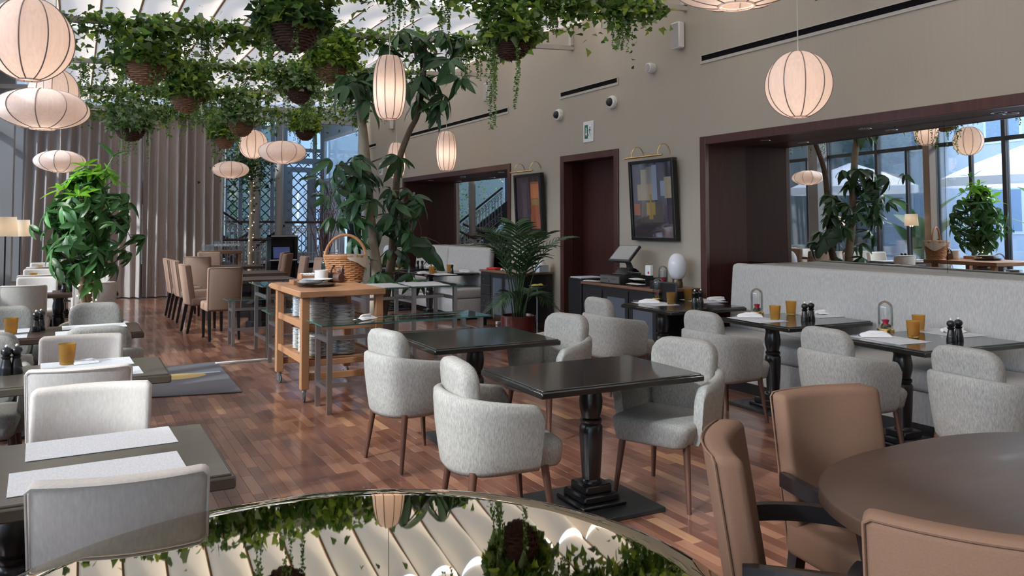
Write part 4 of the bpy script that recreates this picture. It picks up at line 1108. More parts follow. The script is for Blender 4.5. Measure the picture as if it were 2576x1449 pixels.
for z in (.675, .365):
    fr = MB().add(bevbox(TX0+.01, TX0+.035, TY0+.06, TY1+.02, z-.03, z+.03, .003, 1)).add(bevbox(TX1-.01, TX1+.015, TY0+.06, TY1+.02, z-.03, z+.03, .003, 1)).add(bevbox(TX0+.05, TX1-.03, TY0+.02, TY0+.045, z-.05, z+.0, .003, 1)).add(bevbox(TX0+.05, TX1-.03, TY1+.02, TY1+.045, z-.05, z+.0, .003, 1))
    s = obj('shelf', fr, BEECH, t, smooth=False)
    for k in range(9):
        y = TY0 + .08 + k*.105
        obj('slat', MB().add(bevbox(TX0+.03, TX1-.01, y, y+.085, z-.005, z+.012, .003, 1)), BEECH, s, smooth=False)
for y in (TY0, TY1): obj('stretcher', MB().add(bevbox(TX0+.05, TX1-.03, y+.02, y+.05, .19, .25, .004, 1)), BEECH, t, smooth=False)
PL = mesh_of('plate', MB().add(lathe([(.001, 0), (.055, 0), (.06, .004), (.105, .013), (.108, .016), (.104, .0165), (.06, .009), (.001, .006)], 28)), WHITEC, angle=50)
for shelf, z0, stacks in (('middle', .688, [(1.96, 7.24, 14), (2.20, 7.24, 12), (1.96, 7.48, 17), (2.20, 7.50, 15), (1.96, 7.74, 17)]), ('lower', .378, [(1.96, 7.24, 15), (2.21, 7.27, 11), (1.96, 7.50, 17), (1.97, 7.76, 16)])):
    for si, (x, y, n) in enumerate(stacks):
        where = ('front left', 'front right', 'middle left', 'middle right', 'back left')[si] if shelf == 'middle' else ('front left', 'front right', 'middle', 'back')[si]
        for k in range(n):
            o = link('plate', PL, None, (x + random.uniform(-.003, .003), y + random.uniform(-.003, .003), z0 + k*.0122)); tag(o, ('topmost' if k == n-1 else 'lowest' if k == 0 else 'white') + ' plate of the %s stack on the %s trolley shelf' % (where, shelf), 'plate', 'plates in the %s stack on the %s trolley shelf' % (where, shelf))
# flat pile of trays and plates on top
zz = TZ
PLX, PLY = (2.036,7.591,1.000)[0], (2.036,7.591,1.000)[1]
big = mesh_of('tray', MB().add(lathe([(.001, 0), (.15, 0), (.175, .008), (.178, .012), (.172, .012), (.15, .006), (.001, .005)], 32)), mat('dark_tray', (.10, .07, .055), .35), angle=50)
for k, (nm, m_, lab) in enumerate([('tray', big, 'lowest dark round tray in the pile on the trolley top'), ('tray', big, 'second dark round tray in the pile on the trolley top')]):
    o = link(nm, m_, None, (PLX + .01*k, PLY - .01*k, zz)); tag(o, lab, 'tray', 'round trays on the trolley'); zz += .014
for k in range(3):
    o = link('plate', PL, None, (PLX-.03+.02*k, PLY+.01, zz)); o.scale = (1.35, 1.35, 1); tag(o, '%s large white plate of the pile on the trolley top' % ('lowest', 'middle', 'topmost')[k], 'plate', 'plates piled on the trolley top'); zz += .0125
BO = mesh_of('bowl', MB().add(lathe([(.001, 0), (.058, 0), (.066, .01), (.069, .05), (.066, .05), (.062, .012), (.001, .006)], 26)), WHITEC, angle=50)
for k in range(4):
    o = link('bowl', BO, None, (2.20, 8.0, TZ + k*.026)); tag(o, 'pale grey straight-sided bowl in the stack on the trolley, %s' % ('lowest', 'second', 'third', 'topmost')[k], 'bowl', 'bowls stacked on the trolley')
o = obj('wooden_box', MB().add(bevbox(-.07, .07, -.09, .09, 0, .045, .003, 1)), BEECH, None, (1.95, 7.92, TZ)); tag(o, 'small plain wooden block at the handle end of the trolley top', 'wooden box')
t = thing('cutlery_box', 'small wooden box of rolled white napkins on the trolley', 'box', (2.08, 8.13, TZ), .15)
obj('body', MB().add(box(-.06, .12, -.05, -.04, 0, .07)).add(box(-.06, .12, .04, .05, 0, .07)).add(box(-.07, -.06, -.05, .05, 0, .09)).add(box(.12, .13, -.05, .05, 0, .09)).add(box(-.06, .12, -.05, .05, 0, .01)), BEECH, t, smooth=False)
for k in range(6): obj('napkin_roll', MB().add(cyl((-.045+.03*k, -.035, .078), (-.045+.03*k, .035, .078), .015, None, 8)), CLOTHW, t)
# picnic basket
BKX, BKY = (2.471,7.936,0.985)[0], (2.471,7.936,0.985)[1] + .14
t = thing('picnic_basket', 'honey coloured wicker basket with a high hoop handle and cream liner on the trolley', 'basket', (BKX, BKY, TZ), radians(-28))
prof = lambda q: .80 + .24*q
A, B = .205, .155
obj('body', MB().add(lathe([(prof(q)*.96*1., .255*q) for q in np.linspace(0, 1, 6)], 32, sx=A, sy=B)), WICKERH, t)
rows = weave(1., .25, 13, 24, .030, .0098, prof, A, B)
for vf in rows: obj('weave', MB().add(vf, 0, TR((0, 0, .25))), WICKERH, t)
m = MB()
for k in range(24):
    a = 2*pi*(k+.5)/24; m.add(tube([(A*prof(q)*1.01*cos(a), B*prof(q)*1.01*sin(a), .255*q) for q in (0, .5, 1)], .006, 5))
obj('stakes', m, WICKERH, t)
for s_, z in ((1.06, .255), (1.07, .268), (.84, .006)):
    obj('rim', MB().add(tube([(A*s_*cos(a) + .003*cos(22*a), B*s_*sin(a), z) for a in np.linspace(0, 2*pi, 65)[:-1]], .011, 6, closed=True)), WICKERH, t)
obj('handle', MB().add(tube([(A*1.03*cos(a), 0, .24 + .24*sin(a)) for a in np.linspace(0, pi, 20)], .0145, 8)), WICKERH, t)
obj('lid', MB().add(lathe([(1.0, .27), (.6, .282), (.001, .286)], 30, sx=A*1.02, sy=B*1.02)), WICKERH, t)
def flap(s, q):
    a = -1.35 + 2.1*s; w = q*(.135*(1-abs(s-.55)*1.5) + .02)
    return (A*1.12*cos(a)*(1+.02*sin(14*s)), B*1.12*sin(a), .285 - w - .004*sin(20*s))
obj('cloth_liner', MB().add(grid(flap, 22, 6)), CLOTHC, t, angle=180)
t = thing('leather_roll', 'bundle of rolled dark brown mats strapped up behind the picnic basket', 'bundle', (2.37, 8.05, TZ), .5)
for k, (x, z) in enumerate(((-.05, .05), (.05, .05), (0, .13))):
    obj('roll', MB().add(tube([(x, -.12, z), (x, -.05, z), (x, .05, z), (x, .12, z)], [.044, .05, .05, .044], 12)), LEATHER, t)
obj('strap', MB().add(tube([(.11*cos(a), -.03, .085 + .105*sin(a)) for a in np.linspace(0, 2*pi, 17)[:-1]], .008, 5, closed=True)), BLACKWOOD, t)

# ================================================================== glass display tables
def glass_table(x0, x1, y0, y1, z, label, mid=False):
    t = thing('glass_table', label, 'glass table', (0, 0, 0), 0, 'glass display tables with steel legs')
    obj('glass_top', MB().add(bevbox(x0, x1, y0, y1, z-.012, z, .002, 1)), TABLEGLASS, t, smooth=False)
    obj('glass_edge', MB().add(box(x0-.001, x1+.001, y0-.003, y0, z-.012, z)).add(box(x0-.003, x0, y0, y1, z-.012, z)).add(box(x1, x1+.003, y0, y1, z-.012, z)), GLASSEDGE, t, smooth=False)
    for x in ([x0+.06, x1-.10] + ([(x0+x1)/2] if mid else [])):
        for y in (y0+.05, y1-.09): obj('leg', MB().add(box(x, x+.04, y, y+.04, 0, z-.012)), STEEL, t, smooth=False)
        for zb in (.18, z-.16): obj('crossbar', MB().add(box(x+.005, x+.035, y0+.09, y1-.09, zb, zb+.035)), STEEL, t, smooth=False)
    for zb in (.18, z-.16): obj('long_stretcher', MB().add(box(x0+.1, x1-.1, (y0+y1)/2-.015, (y0+y1)/2+.015, zb+.002, zb+.033)), STEEL, t, smooth=False)
    return t
glass_table(1.80, 3.36, 6.50, 7.00, .745, 'low glass display table before the wooden trolley, nearest the camera')
glass_table(2.66, 3.84, 8.10, 8.78, .895, 'taller glass table with four white placemats right of the trolley', True)
glass_table(1.95, 2.85, 9.58, 10.45, .845, 'tall glass table left behind the trolley, above the floor channel')
glass_table(1.74, 2.50, 10.7, 11.1, .60, 'small low glass table beside the octagonal table foot')
glass_table(1.90, 2.58, 8.90, 9.40, .60, 'glass table just behind the trolley, seen between its legs')
for k, (x, y, r) in enumerate(((2.98, 8.28, 2), (3.48, 8.30, -3), (3.0, 8.60, 1), (3.52, 8.61, -2))):
    o = obj('placemat', MB().add(bevbox(-.22, .22, -.15, .15, 0, .003, .001, 1)), PAPERW, None, (x, y, .8955), (0, 0, radians(r)), smooth=False); tag(o, 'white placemat on the taller glass table, %s' % ('front left', 'front right', 'back left', 'back right')[k], 'placemat', 'placemats on the glass table')
o = setting_obj('napkin', NK[0], None, (2.25, 6.75, .747), .6, 'crumpled white cloth on the low glass display table', 'napkin', None)
# cables of the socket bar below the sideboard
t = thing('power_strip', 'white power strip with black leads on the floor under the drawer cabinet', 'power strip', (5.969,11.111,0.000))
obj('body', MB().add(bevbox(-.14, .14, -.03, .03, 0, .05, .008, 2)), PLASTICW, t)
for k in range(4): obj('socket', MB().add(lathe([(.018, 0), (.018, .003), (.001, .003)], 12), 0, TR((-.1+.065*k, 0, .05))), PLASTICB, t)
m = MB()
for k in range(4): m.add(tube(bez((.1-.05*k, 0, .055), (.3, .2*k-.3, .12), (.45, .1*k-.2, .01), 8), .006, 5))
obj('lead', m, PLASTICB, t)
o = obj('doormat', MB().add(bevbox(0, 1, 0, 1, 0, .012, .004, 1)), MATGREY)
V = [(0.528,7.998,0.000), (1.410,7.802,0.000), (1.452,9.626,-0.000), (0.567,9.553,0.000)]
me = o.data
for v in me.vertices:
    s, q = min(max(v.co.x, 0), 1), min(max(v.co.y, 0), 1)
    p = [(V[0][i]*(1-s)+V[1][i]*s)*(1-q) + (V[3][i]*(1-s)+V[2][i]*s)*q for i in (0, 1)]
    v.co.x, v.co.y = p
tag(o, 'grey doormat with a faded gold oval on the parquet aisle', 'doormat')
c = (0.932,8.850,0.000)
obj('emblem', MB().add(lathe([(.001, .0135), (.30, .0135), (.30, .0125)], 40, (c[0], c[1]+.02, 0), 1., .55)), MATGOLD, o)
obj('reflection_stripe', MB().add(box(V[0][0]+.02, V[1][0]-.02, 8.93, 9.0, .0122, .0132)), mat('doormat_painted_reflection', (.30, .32, .36), .9), o, smooth=False)  # bright line of reflected light on the mat, painted as a paler strip

# ================================================================== sideboards along the wall
def knob(parent, x, y, z): obj('knob', MB().add(lathe([(.004, 0), (.005, .012), (.011, .018), (.010, .024), (.001, .026)], 12), 0, TR((x, y, z), 0, 0, -pi/2)), CHROME, parent)
t = thing('sideboard', 'black sideboard with wooden top carrying the cash drawer and touch screen', 'sideboard', (0, 0, 0))
X0, YA, YB, ZT = 5.60, 6.86, 8.34, .86
obj('carcass', MB().add(bevbox(X0, 6.17, YA, YB, .08, ZT-.03, .004, 1)), mat('sideboard_black', (.020, .021, .024), .35), t, smooth=False)
obj('worktop', MB().add(bevbox(X0-.02, 6.18, YA-.02, YB+.02, ZT-.03, ZT, .004, 1)), mat('sideboard_top', (.22, .12, .075), .35, col2=(.16, .085, .052), scale=(40, 4, 40), coat=.2), t)
obj('plinth', MB().add(box(X0+.04, 6.17, YA+.02, YB-.02, 0, .08)), BLACKWOOD, t, smooth=False)
SBK = MATS['sideboard_black']
for k in range(3):
    d = obj('drawer', MB().add(bevbox(X0-.016, X0, YB-.42, YB-.02, ZT-.06-.24*(k+1), ZT-.06-.24*k-.012, .003, 1)), SBK, t, smooth=False); knob(d, X0-.016, YB-.22, ZT-.06-.24*k-.12)
for k in range(2):
    a, b = YB-.46-.5*(k+1), YB-.46-.5*k
    d = obj('door', MB().add(box(X0-.016, X0, a+.01, a+.07, .1, ZT-.06)).add(box(X0-.016, X0, b-.07, b-.01, .1, ZT-.06)).add(box(X0-.016, X0, a+.07, b-.07, .1, .17)).add(box(X0-.016, X0, a+.07, b-.07, ZT-.14, ZT-.06)), SBK, t, smooth=False)
    obj('glass_panel', MB().add(box(X0-.010, X0-.004, a+.07, b-.07, .17, ZT-.14)), mat('dark_door_glass', (.09, .11, .14), .05, coat=.5) if k == 0 else MATS['dark_door_glass'], d, smooth=False)
# cash drawer with till screen
cd = thing('cash_drawer', 'black cash drawer under the touch screen till', 'cash drawer', (5.84, 7.82, ZT), 0)
obj('case', MB().add(bevbox(-.2, .2, -.2, .2, 0, .105, .004, 1)), PLASTICB, cd, smooth=False)
d = obj('drawer_front', MB().add(bevbox(-.206, -.199, -.19, .19, .012, .095, .002, 1)), mat('till_grey', (.12, .115, .11), .4), cd, smooth=False)
obj('slot', MB().add(box(-.209, -.205, .03, .13, .06, .066)).add(box(-.209, -.205, -.13, -.03, .06, .066)), CHROME, d, smooth=False)
obj('lock', MB().add(lathe([(.012, 0), (.012, .006), (.001, .006)], 14), 0, TR((-.206, 0, .032), 0, 0, -pi/2)), CHROME, d)
ts = thing('till_screen', 'tilted touch screen till on a curved black stand', 'till', (5.86, 7.80, ZT+.105), radians(8))
obj('stand', MB().add(grid(lambda s, q: (-.10 + .25*s, -.10 + .2*q, .005 + .075*sin(pi*s)*.9 + .02*s), 8, 4)).add(bevbox(-.12, .16, -.11, .11, 0, .02, .006, 2)).add(tube([(.08, 0, .05), (.06, 0, .12), (.0, 0, .20)], [.05, .035, .03], 10)), mat('till_dark', (.045, .042, .04), .4), ts)
sc = obj('screen', MB().add(bevbox(-.018, .018, -.175, .175, -.14, .14, .006, 2)), PLASTICB, ts, (-.015, 0, .25), (0, radians(48), 0))
obj('display', MB().add(box(-.0195, -.018, -.155, .155, -.11, .125)), SCREENG, sc, smooth=False)
m = [('paper_sheet', (5.70, 8.26, ZT+.002), 'loose white sheet at the left end of the cash drawer sideboard'), ('paper_sheet', (5.78, 7.46, ZT+.07), 'white sheet on the black file tray'), ('paper_sheet', (5.72, 7.40, ZT+.02), 'white sheet sticking out of the file tray')]
for nm, p, lab in m:
    o = obj(nm, MB().add(grid(lambda s, q: (-.08+.16*s, -.11+.22*q, .003+.01*sin(3*s)*sin(2*q)), 5, 5)), PLASTICW, None, p, (0, 0, random.uniform(-.4, .4))); tag(o, lab, 'paper', 'loose papers on the sideboard')
t = thing('file_tray', 'black two-tier file tray right of the cash drawer', 'tray', (5.92, 7.42, ZT))
obj('tier', MB().add(box(-.16, .16, -.13, .13, .0, .012)), PLASTICB, t, smooth=False); obj('tier', MB().add(box(-.16, .16, -.13, .13, .055, .067)), PLASTICB, t, smooth=False)
for y in (.13, -.13): obj('side', MB().add(box(-.16, .16, y-.005, y+.005, 0, .10)), PLASTICB, t, smooth=False)
o = obj('card_holder', MB().add(bevbox(-.02, .02, -.05, .05, 0, .12, .003, 1)), SIGNWHITE, None, (5.98, 7.50, ZT+.107)); tag(o, 'small white card box with a pink mark on the file tray', 'card box')
obj('mark', MB().add(box(-.022, -.0195, -.03, .0, .02, .05)), mat('pink', (.6, .06, .14), .5), o, smooth=False)
t = thing('globe_lamp', 'table lamp with a white opal egg globe on a dark bronze base', 'lamp', (6.0, 7.02, ZT))
obj('base', MB().add(lathe([(.001, 0), (.062, 0), (.062, .055), (.055, .065), (.055, .10), (.001, .10)], 28)), mat('dark_bronze', (.10, .075, .055), .3, .8), t)
obj('globe', MB().add(lathe([(.03, .085)] + [(.106*cos(a)**.8 if cos(a) > 0 else .001, .235 + .152*sin(a)) for a in np.linspace(-1.35, 1.5, 16)] + [(.001, .387)], 30)), OPAL, t, angle=80)
cloche(5.96, 7.22, 'taller glass cloche over a warm copper string-light ornament on the sideboard', ZT)
o = obj('menu_board', MB().add(bevbox(-.012, .012, -.23, .23, 0, .21, .03, 3)), PLASTICB, None, (5.64, 6.83, ZT-.12)); tag(o, 'black rounded menu board leaning at the near end of the cash drawer sideboard', 'menu board')
# black service stand left of that sideboard
t = thing('service_stand', 'black narrow service stand with white papers beside the cash drawer sideboard', 'stand', (5.86, 8.62, 0))
obj('body', MB().add(bevbox(-.2, .2, -.15, .15, .05, .88, .006, 1)), PLASTICB, t, smooth=False)
obj('foot', MB().add(box(-.2, -.16, -.15, .15, 0, .05)).add(box(.16, .2, -.15, .15, 0, .05)), PLASTICB, t, smooth=False)
obj('papers', MB().add(bevbox(-.18, .15, -.12, .13, .88, .895, .003, 1)), mat('paper_stack', (.60, .64, .70), .8), t, smooth=False)
# drawer cabinet by the palm
t = thing('drawer_cabinet', 'black cabinet with a column of four knobbed drawers behind the palm', 'cabinet', (0, 0, 0))
X0, YA, YB, ZT2 = 5.58, 9.98, 11.16, .87
obj('carcass', MB().add(bevbox(X0, 6.17, YA, YB, .16, ZT2-.03, .004, 1)), SBK, t, smooth=False)
obj('worktop', MB().add(bevbox(X0-.02, 6.18, YA-.02, YB+.02, ZT2-.03, ZT2, .004, 1)), MATS['sideboard_top'], t)
for y in (YA+.02, YB-.07):
    for x in (X0+.02, 6.1): obj('leg', MB().add(box(x, x+.05, y, y+.05, 0, .16)), SBK, t, smooth=False)
for k in range(4):
    d = obj('drawer', MB().add(bevbox(X0-.014, X0, YB-.34, YB-.02, ZT2-.05-.165*(k+1), ZT2-.05-.165*k-.01, .003, 1)), SBK, t, smooth=False); knob(d, X0-.014, YB-.18, ZT2-.05-.165*k-.085)
for k in range(2):
    a, b = YB-.37-.4*(k+1), YB-.37-.4*k
    d = obj('door', MB().add(box(X0-.014, X0, a+.005, a+.05, .17, ZT2-.05)).add(box(X0-.014, X0, b-.05, b-.005, .17, ZT2-.05)).add(box(X0-.014, X0, a+.05, b-.05, .17, .22)).add(box(X0-.014, X0, a+.05, b-.05, ZT2-.1, ZT2-.05)), SBK, t, smooth=False)
    obj('glass_panel', MB().add(box(X0-.009, X0-.004, a+.05, b-.05, .22, ZT2-.1)), MATS['dark_door_glass'], d, smooth=False); knob(d, X0-.014, a+.03, .5)
o = obj('wallet', MB().add(bevbox(-.07, .07, -.11, .11, 0, .03, .008, 2)), REDP, None, (5.72, 10.98, ZT2), (0, 0, .2)); tag(o, 'red leather bill wallet on the drawer cabinet', 'wallet')
napkin(5.76, 10.70, .5, 1, 'rolled white napkin on the drawer cabinet behind the palm', ZT2)
t = thing('tissue_box', 'pale blue and white bottle box at the door end of the drawer cabinet', 'box', (6.02, 10.05, ZT2))
obj('box', MB().add(bevbox(-.08, .08, -.08, .08, 0, .11, .006, 2)), mat('pale_blue_carton', (.50, .60, .70), .5), t); obj('cap', MB().add(lathe([(.07, .11), (.06, .13), (.04, .18), (.001, .185)], 18)), PLASTICW, t)
t = thing('wine_cooler_stand', 'slim steel stand with a folded yellow cloth beside the doorway', 'stand', (5.72, 9.66, 0))
obj('pole', MB().add(cyl((0, 0, .01), (0, 0, .68), .011)), STEEL, t); obj('foot', MB().add(lathe([(.13, 0), (.13, .012), (.02, .02)], 24)), STEEL, t)
obj('tray', MB().add(lathe([(.11, .68), (.115, .70), (.105, .70), (.001, .69)], 24)), STEEL, t)
obj('cloth', MB().add(grid(lambda s, q: (-.12+.24*s, -.08+.16*q, .705+.02*sin(5*s)*sin(4*q)+.012), 8, 6)), YELLOWC, t, angle=180)

# ================================================================== on the long wall
def wall_picture(y0, y1, z0, z1, label, lean, comp):
    t = thing('framed_picture', label, 'picture', (XW-.005, (y0+y1)/2, z0), 0, 'framed pictures with brass lamps')
    w, h = y1-y0, z1-z0
    fr = MB()
    for a, b, c, d in ((-w/2, w/2, 0, .04), (-w/2, w/2, h-.04, h), (-w/2, -w/2+.04, .04, h-.04), (w/2-.04, w/2, .04, h-.04)): fr.add(bevbox(-.075, 0, a, b, c, d, .003, 1))
    f = obj('frame', fr, BLACKWOOD, t, smooth=False)
    m = MB().add(box(-.045, -.03, -w/2+.04, w/2-.04, .04, h-.04)); mats = [comp[0]]
    for k, (c, a, b, p, q) in enumerate(comp[1]):                    # printed colour fields of the picture
        m.add(box(-.046-.0004*(k+1), -.044, w/2-.04-(w-.08)*b, w/2-.04-(w-.08)*a, .04+(h-.08)*p, .04+(h-.08)*q), k+1); mats.append(c)
    obj('print', m, mats, t, smooth=False)
    obj('pane', MB().add(box(-.060, -.058, -w/2+.04, w/2-.04, .04, h-.04)), PICGLASS, t, smooth=False)
    t.rotation_euler = (0, -lean, 0)
    l = thing('picture_lamp', 'brass picture lamp with two hooped arms above the ' + ('larger' if w > .74 and y0 < 9 else 'far') + ' framed picture', 'picture lamp', (XW, (y0+y1)/2, z1), 0, 'brass picture lamps')
    obj('tube', MB().add(cyl((-.19, -w/2+.1, .03), (-.19, w/2-.02, .03), .012, None, 10)), BRASS, l)
    for s in (-w*.28, w*.32): obj('arm', MB().add(tube([(-.095 + .095*cos(a), s, .04 + .13*sin(a)) for a in np.linspace(0, pi, 14)], .005, 6)), BRASS, l)
def pc(n, c): return mat('print_'+n, c, .5)
navy, dusk, sand, sky_, blk, gold, rust, glow, plum = pc('navy', (.020, .018, .030)), pc('dusk', (.10, .09, .13)), pc('sand', (.45, .37, .25)), pc('paleblue', (.32, .38, .50)), pc('black', (.010, .009, .012)), pc('gold', (.42, .27, .07)), pc('rust', (.42, .11, .035)), pc('glow', (.75, .25, .07)), pc('plum', (.055, .035, .055))
wall_picture(7.18, 8.02, 1.38, 2.36, 'large framed picture of a room with a golden fringed lamp, left of the near niche', radians(3), (navy, [(dusk, 0, .55, .45, 1), (sand, .12, .5, .50, .72), (sand, .22, .36, .72, .92), (pc('grey', (.30, .29, .28)), .36, .5, .72, .95), (sky_, .5, .62, .5, .97), (dusk, .62, .85, .30, 1), (sky_, .70, .80, .55, .75), (sand, .80, 1, .52, .80), (plum, 0, 1, 0, .30), (pc('brown', (.12, .085, .07)), .2, .75, .2, .48), (gold, .34, .56, .30, .47), (gold, .40, .50, .24, .31), (gold, .43, .47, .47, .58), (rust, .02, .18, .30, .46), (plum, .80, 1, .30, .42)]))
wall_picture(10.18, 11.0, 1.38, 2.35, 'framed picture with a glowing red bar scene beside the far niche, above the palm', radians(3), (blk, [(plum, .0, .55, .1, 1), (dusk, .25, .42, .1, .9), (rust, .58, .92, .10, .90), (glow, .60, .90, .62, .86), (gold, .62, .9, .50, .60), (rust, .56, .96, .12, .34), (navy, 0, .5, 0, .3)]))
def slot(y0, y1, z, label, i):
    s = obj('slot_diffuser', MB().add(box(XW-.012, XW+.002, y0, y1, z-.062, z-.03)).add(box(XW-.012, XW+.002, y0, y1, z+.03, z+.04)).add(box(XW-.012, XW+.002, y0-.02, y0, z-.062, z+.04)).add(box(XW-.012, XW+.002, y1, y1+.02, z-.062, z+.04)), mat('diffuser_frame', (.46, .43, .37), .6) if 'diffuser_frame' not in MATS else MATS['diffuser_frame'], None, smooth=False)
    tag(s, label, 'air diffuser', 'linear air slots in the long wall')
    obj('slot', MB().add(box(XW-.004, XW+.001, y0, y1, z-.03, z+.03)), DARKER, s, smooth=False)
slot(3.6, 6.80, 3.45, 'long dark air slot in the wall above the round lamp by the near niche', 0); slot(8.40, 9.78, 3.46, 'shorter dark air slot in the wall above the doorway', 1); slot(11.4, 16.0, 3.45, 'long dark air slot in the wall above the far niche', 2); slot(17.9, 18.6, 3.44, 'farthest short dark air slot behind the schefflera trunk', 3)
for k, (y, z, lab) in enumerate(((7.15, 3.78, 'white wall speaker nearest the camera, under the beam end'), (12.05, 3.83, 'white wall speaker in the middle, below the third beam end'), (16.78, 3.84, 'white wall speaker farthest away, behind the barrel lamp'))):
    t = thing('wall_speaker', lab, 'speaker', (XW, y, z), 0, 'white wall speakers')
    obj('body', MB().add(bevbox(-.10, -.01, -.075, .075, -.155, .155, .012, 2)), PLASTICW, t); obj('grille', MB().add(bevbox(-.104, -.098, -.062, .062, -.14, .14, .004, 1)), GREYMESH, t); obj('bracket', MB().add(box(-.02, 0, -.02, .02, -.05, .05)), PLASTICW, t)
for k, (y, z, lab) in enumerate(((9.81, 3.17, 'white dome camera above the left side of the doorway'), (8.49, 3.18, 'white dome camera above the right side of the doorway'))):
    t = thing('dome_camera', lab, 'camera', (XW, y, z), 0, 'white dome cameras')
    R_ = TR((0, 0, 0), 0, 0, -pi/2)
    obj('housing', MB().add(lathe([(.085, 0), (.088, .03), (.078, .055), (.058, .062)], 28), 0, R_), PLASTICW, t); obj('dome', MB().add(lathe([(.058*cos(a), .058+.055*sin(a)) for a in np.linspace(0, pi/2-.01, 8)], 24), 0, R_), PLASTICB, t, angle=80)
t = thing('motion_sensor', 'small white round sensor on the wall right of the dome cameras', 'sensor', (XW, 7.67, 3.49))
obj('housing', MB().add(lathe([(.062, 0), (.066, .05), (.058, .085), (.05, .09)], 26), 0, TR((0, 0, 0), 0, 0, -pi/2)), PLASTICW, t); obj('lens', MB().add(lathe([(.05, .09), (.042, .098), (.001, .1)], 22), 0, TR((0, 0, 0), 0, 0, -pi/2)), GREYMESH, t)
def exit_sign(y, z, label):
    t = thing('exit_sign', label, 'exit sign', (XW, y, z), 0, 'green exit signs')
    obj('plate', MB().add(bevbox(-.012, 0, -.125, .125, -.145, .145, .006, 1)), PLASTICW, t); obj('field', MB().add(box(-.0135, -.012, -.085, .085, -.095, .095)), GREENSIGN, t, smooth=False)
    P = lambda pts: ([(-.0145, -a, b) for a, b in pts] + [(-.0135, -a, b) for a, b in pts], [tuple(range(len(pts))), tuple(reversed(range(len(pts), 2*len(pts))))])
    m = MB().add(P([(-.055, .06), (-.035, .06), (-.035, -.02), (-.02, -.02), (-.045, -.07), (-.07, -.02), (-.055, -.02)]))
    m.add(P([(.0, .095), (.085, .095), (.085, -.095), (.0, -.095)]))
    obj('arrow', m, SIGNWHITE, t, smooth=False)
    P2 = lambda pts: ([(-.0155, -a, b) for a, b in pts] + [(-.0145, -a, b) for a, b in pts], [tuple(range(len(pts))), tuple(reversed(range(len(pts), 2*len(pts))))])
    m = MB().add(P2([(.05+.012*cos(a), .055+.012*sin(a)) for a in np.linspace(0, 6.283, 13)[:-1]])).add(P2([(.030, .038), (.058, .038), (.050, -.01), (.034, -.01)])).add(P2([(.03, .038), (.036, .03), (.018, .0), (.012, .006)])).add(P2([(.058, .036), (.074, .012), (.068, .006), (.054, .024)])).add(P2([(.034, -.01), (.044, -.01), (.028, -.05), (.012, -.062), (.010, -.052), (.022, -.042)])).add(P2([(.042, -.01), (.05, -.01), (.064, -.04), (.060, -.08), (.052, -.08), (.055, -.042)]))
    obj('running_figure', m, GREENSIGN, t, smooth=False)
exit_sign(9.07, 2.85, 'white plate with a green exit pictogram above the doorway'); exit_sign(17.53, 2.84, 'small green exit sign on the far wall beside the schefflera trunk')
o = tag(obj('floor_socket', MB().add(bevbox(-.006, 0, -.05, .05, -.05, .05, .003, 1)), PLASTICW, None, (5.528, 3.35, .06)), 'white wall socket in the plinth under the near bench', 'socket')

# ================================================================== far stair hall beyond the curtain
DZ = .58
struct('trim_8', MB().add(box(1.6, 6.2, 20.25, 22.6, DZ-.12, DZ)).add(box(1.6, 6.2, 20.25, 20.3, 0, DZ)), FRAMEG, 'raised grey landing of the stair hall')
struct('wall_far', MB().add(box(-1.3, 6.4, 22.62, 22.7, 4.2, 5.0)).add(box(-1.3, 1.4, 22.62, 22.7, 0, 5.0)).add(box(-1.3, 6.4, 22.5, 22.7, -.1, .55)), BLUEFRAME, 'blue-grey glazed end wall')
struct('wall_far_left', MB().add(box(-1.35, -1.25, 18.6, 22.7, 0, 5)), FRAMEG)
struct('ceiling_far', MB().add(box(-1.3, 6.4, 18.74, 22.7, 4.95, 5.05)), mat('hall_ceiling', (.75, .75, .75), .8), 'pale ceiling over the stair hall')
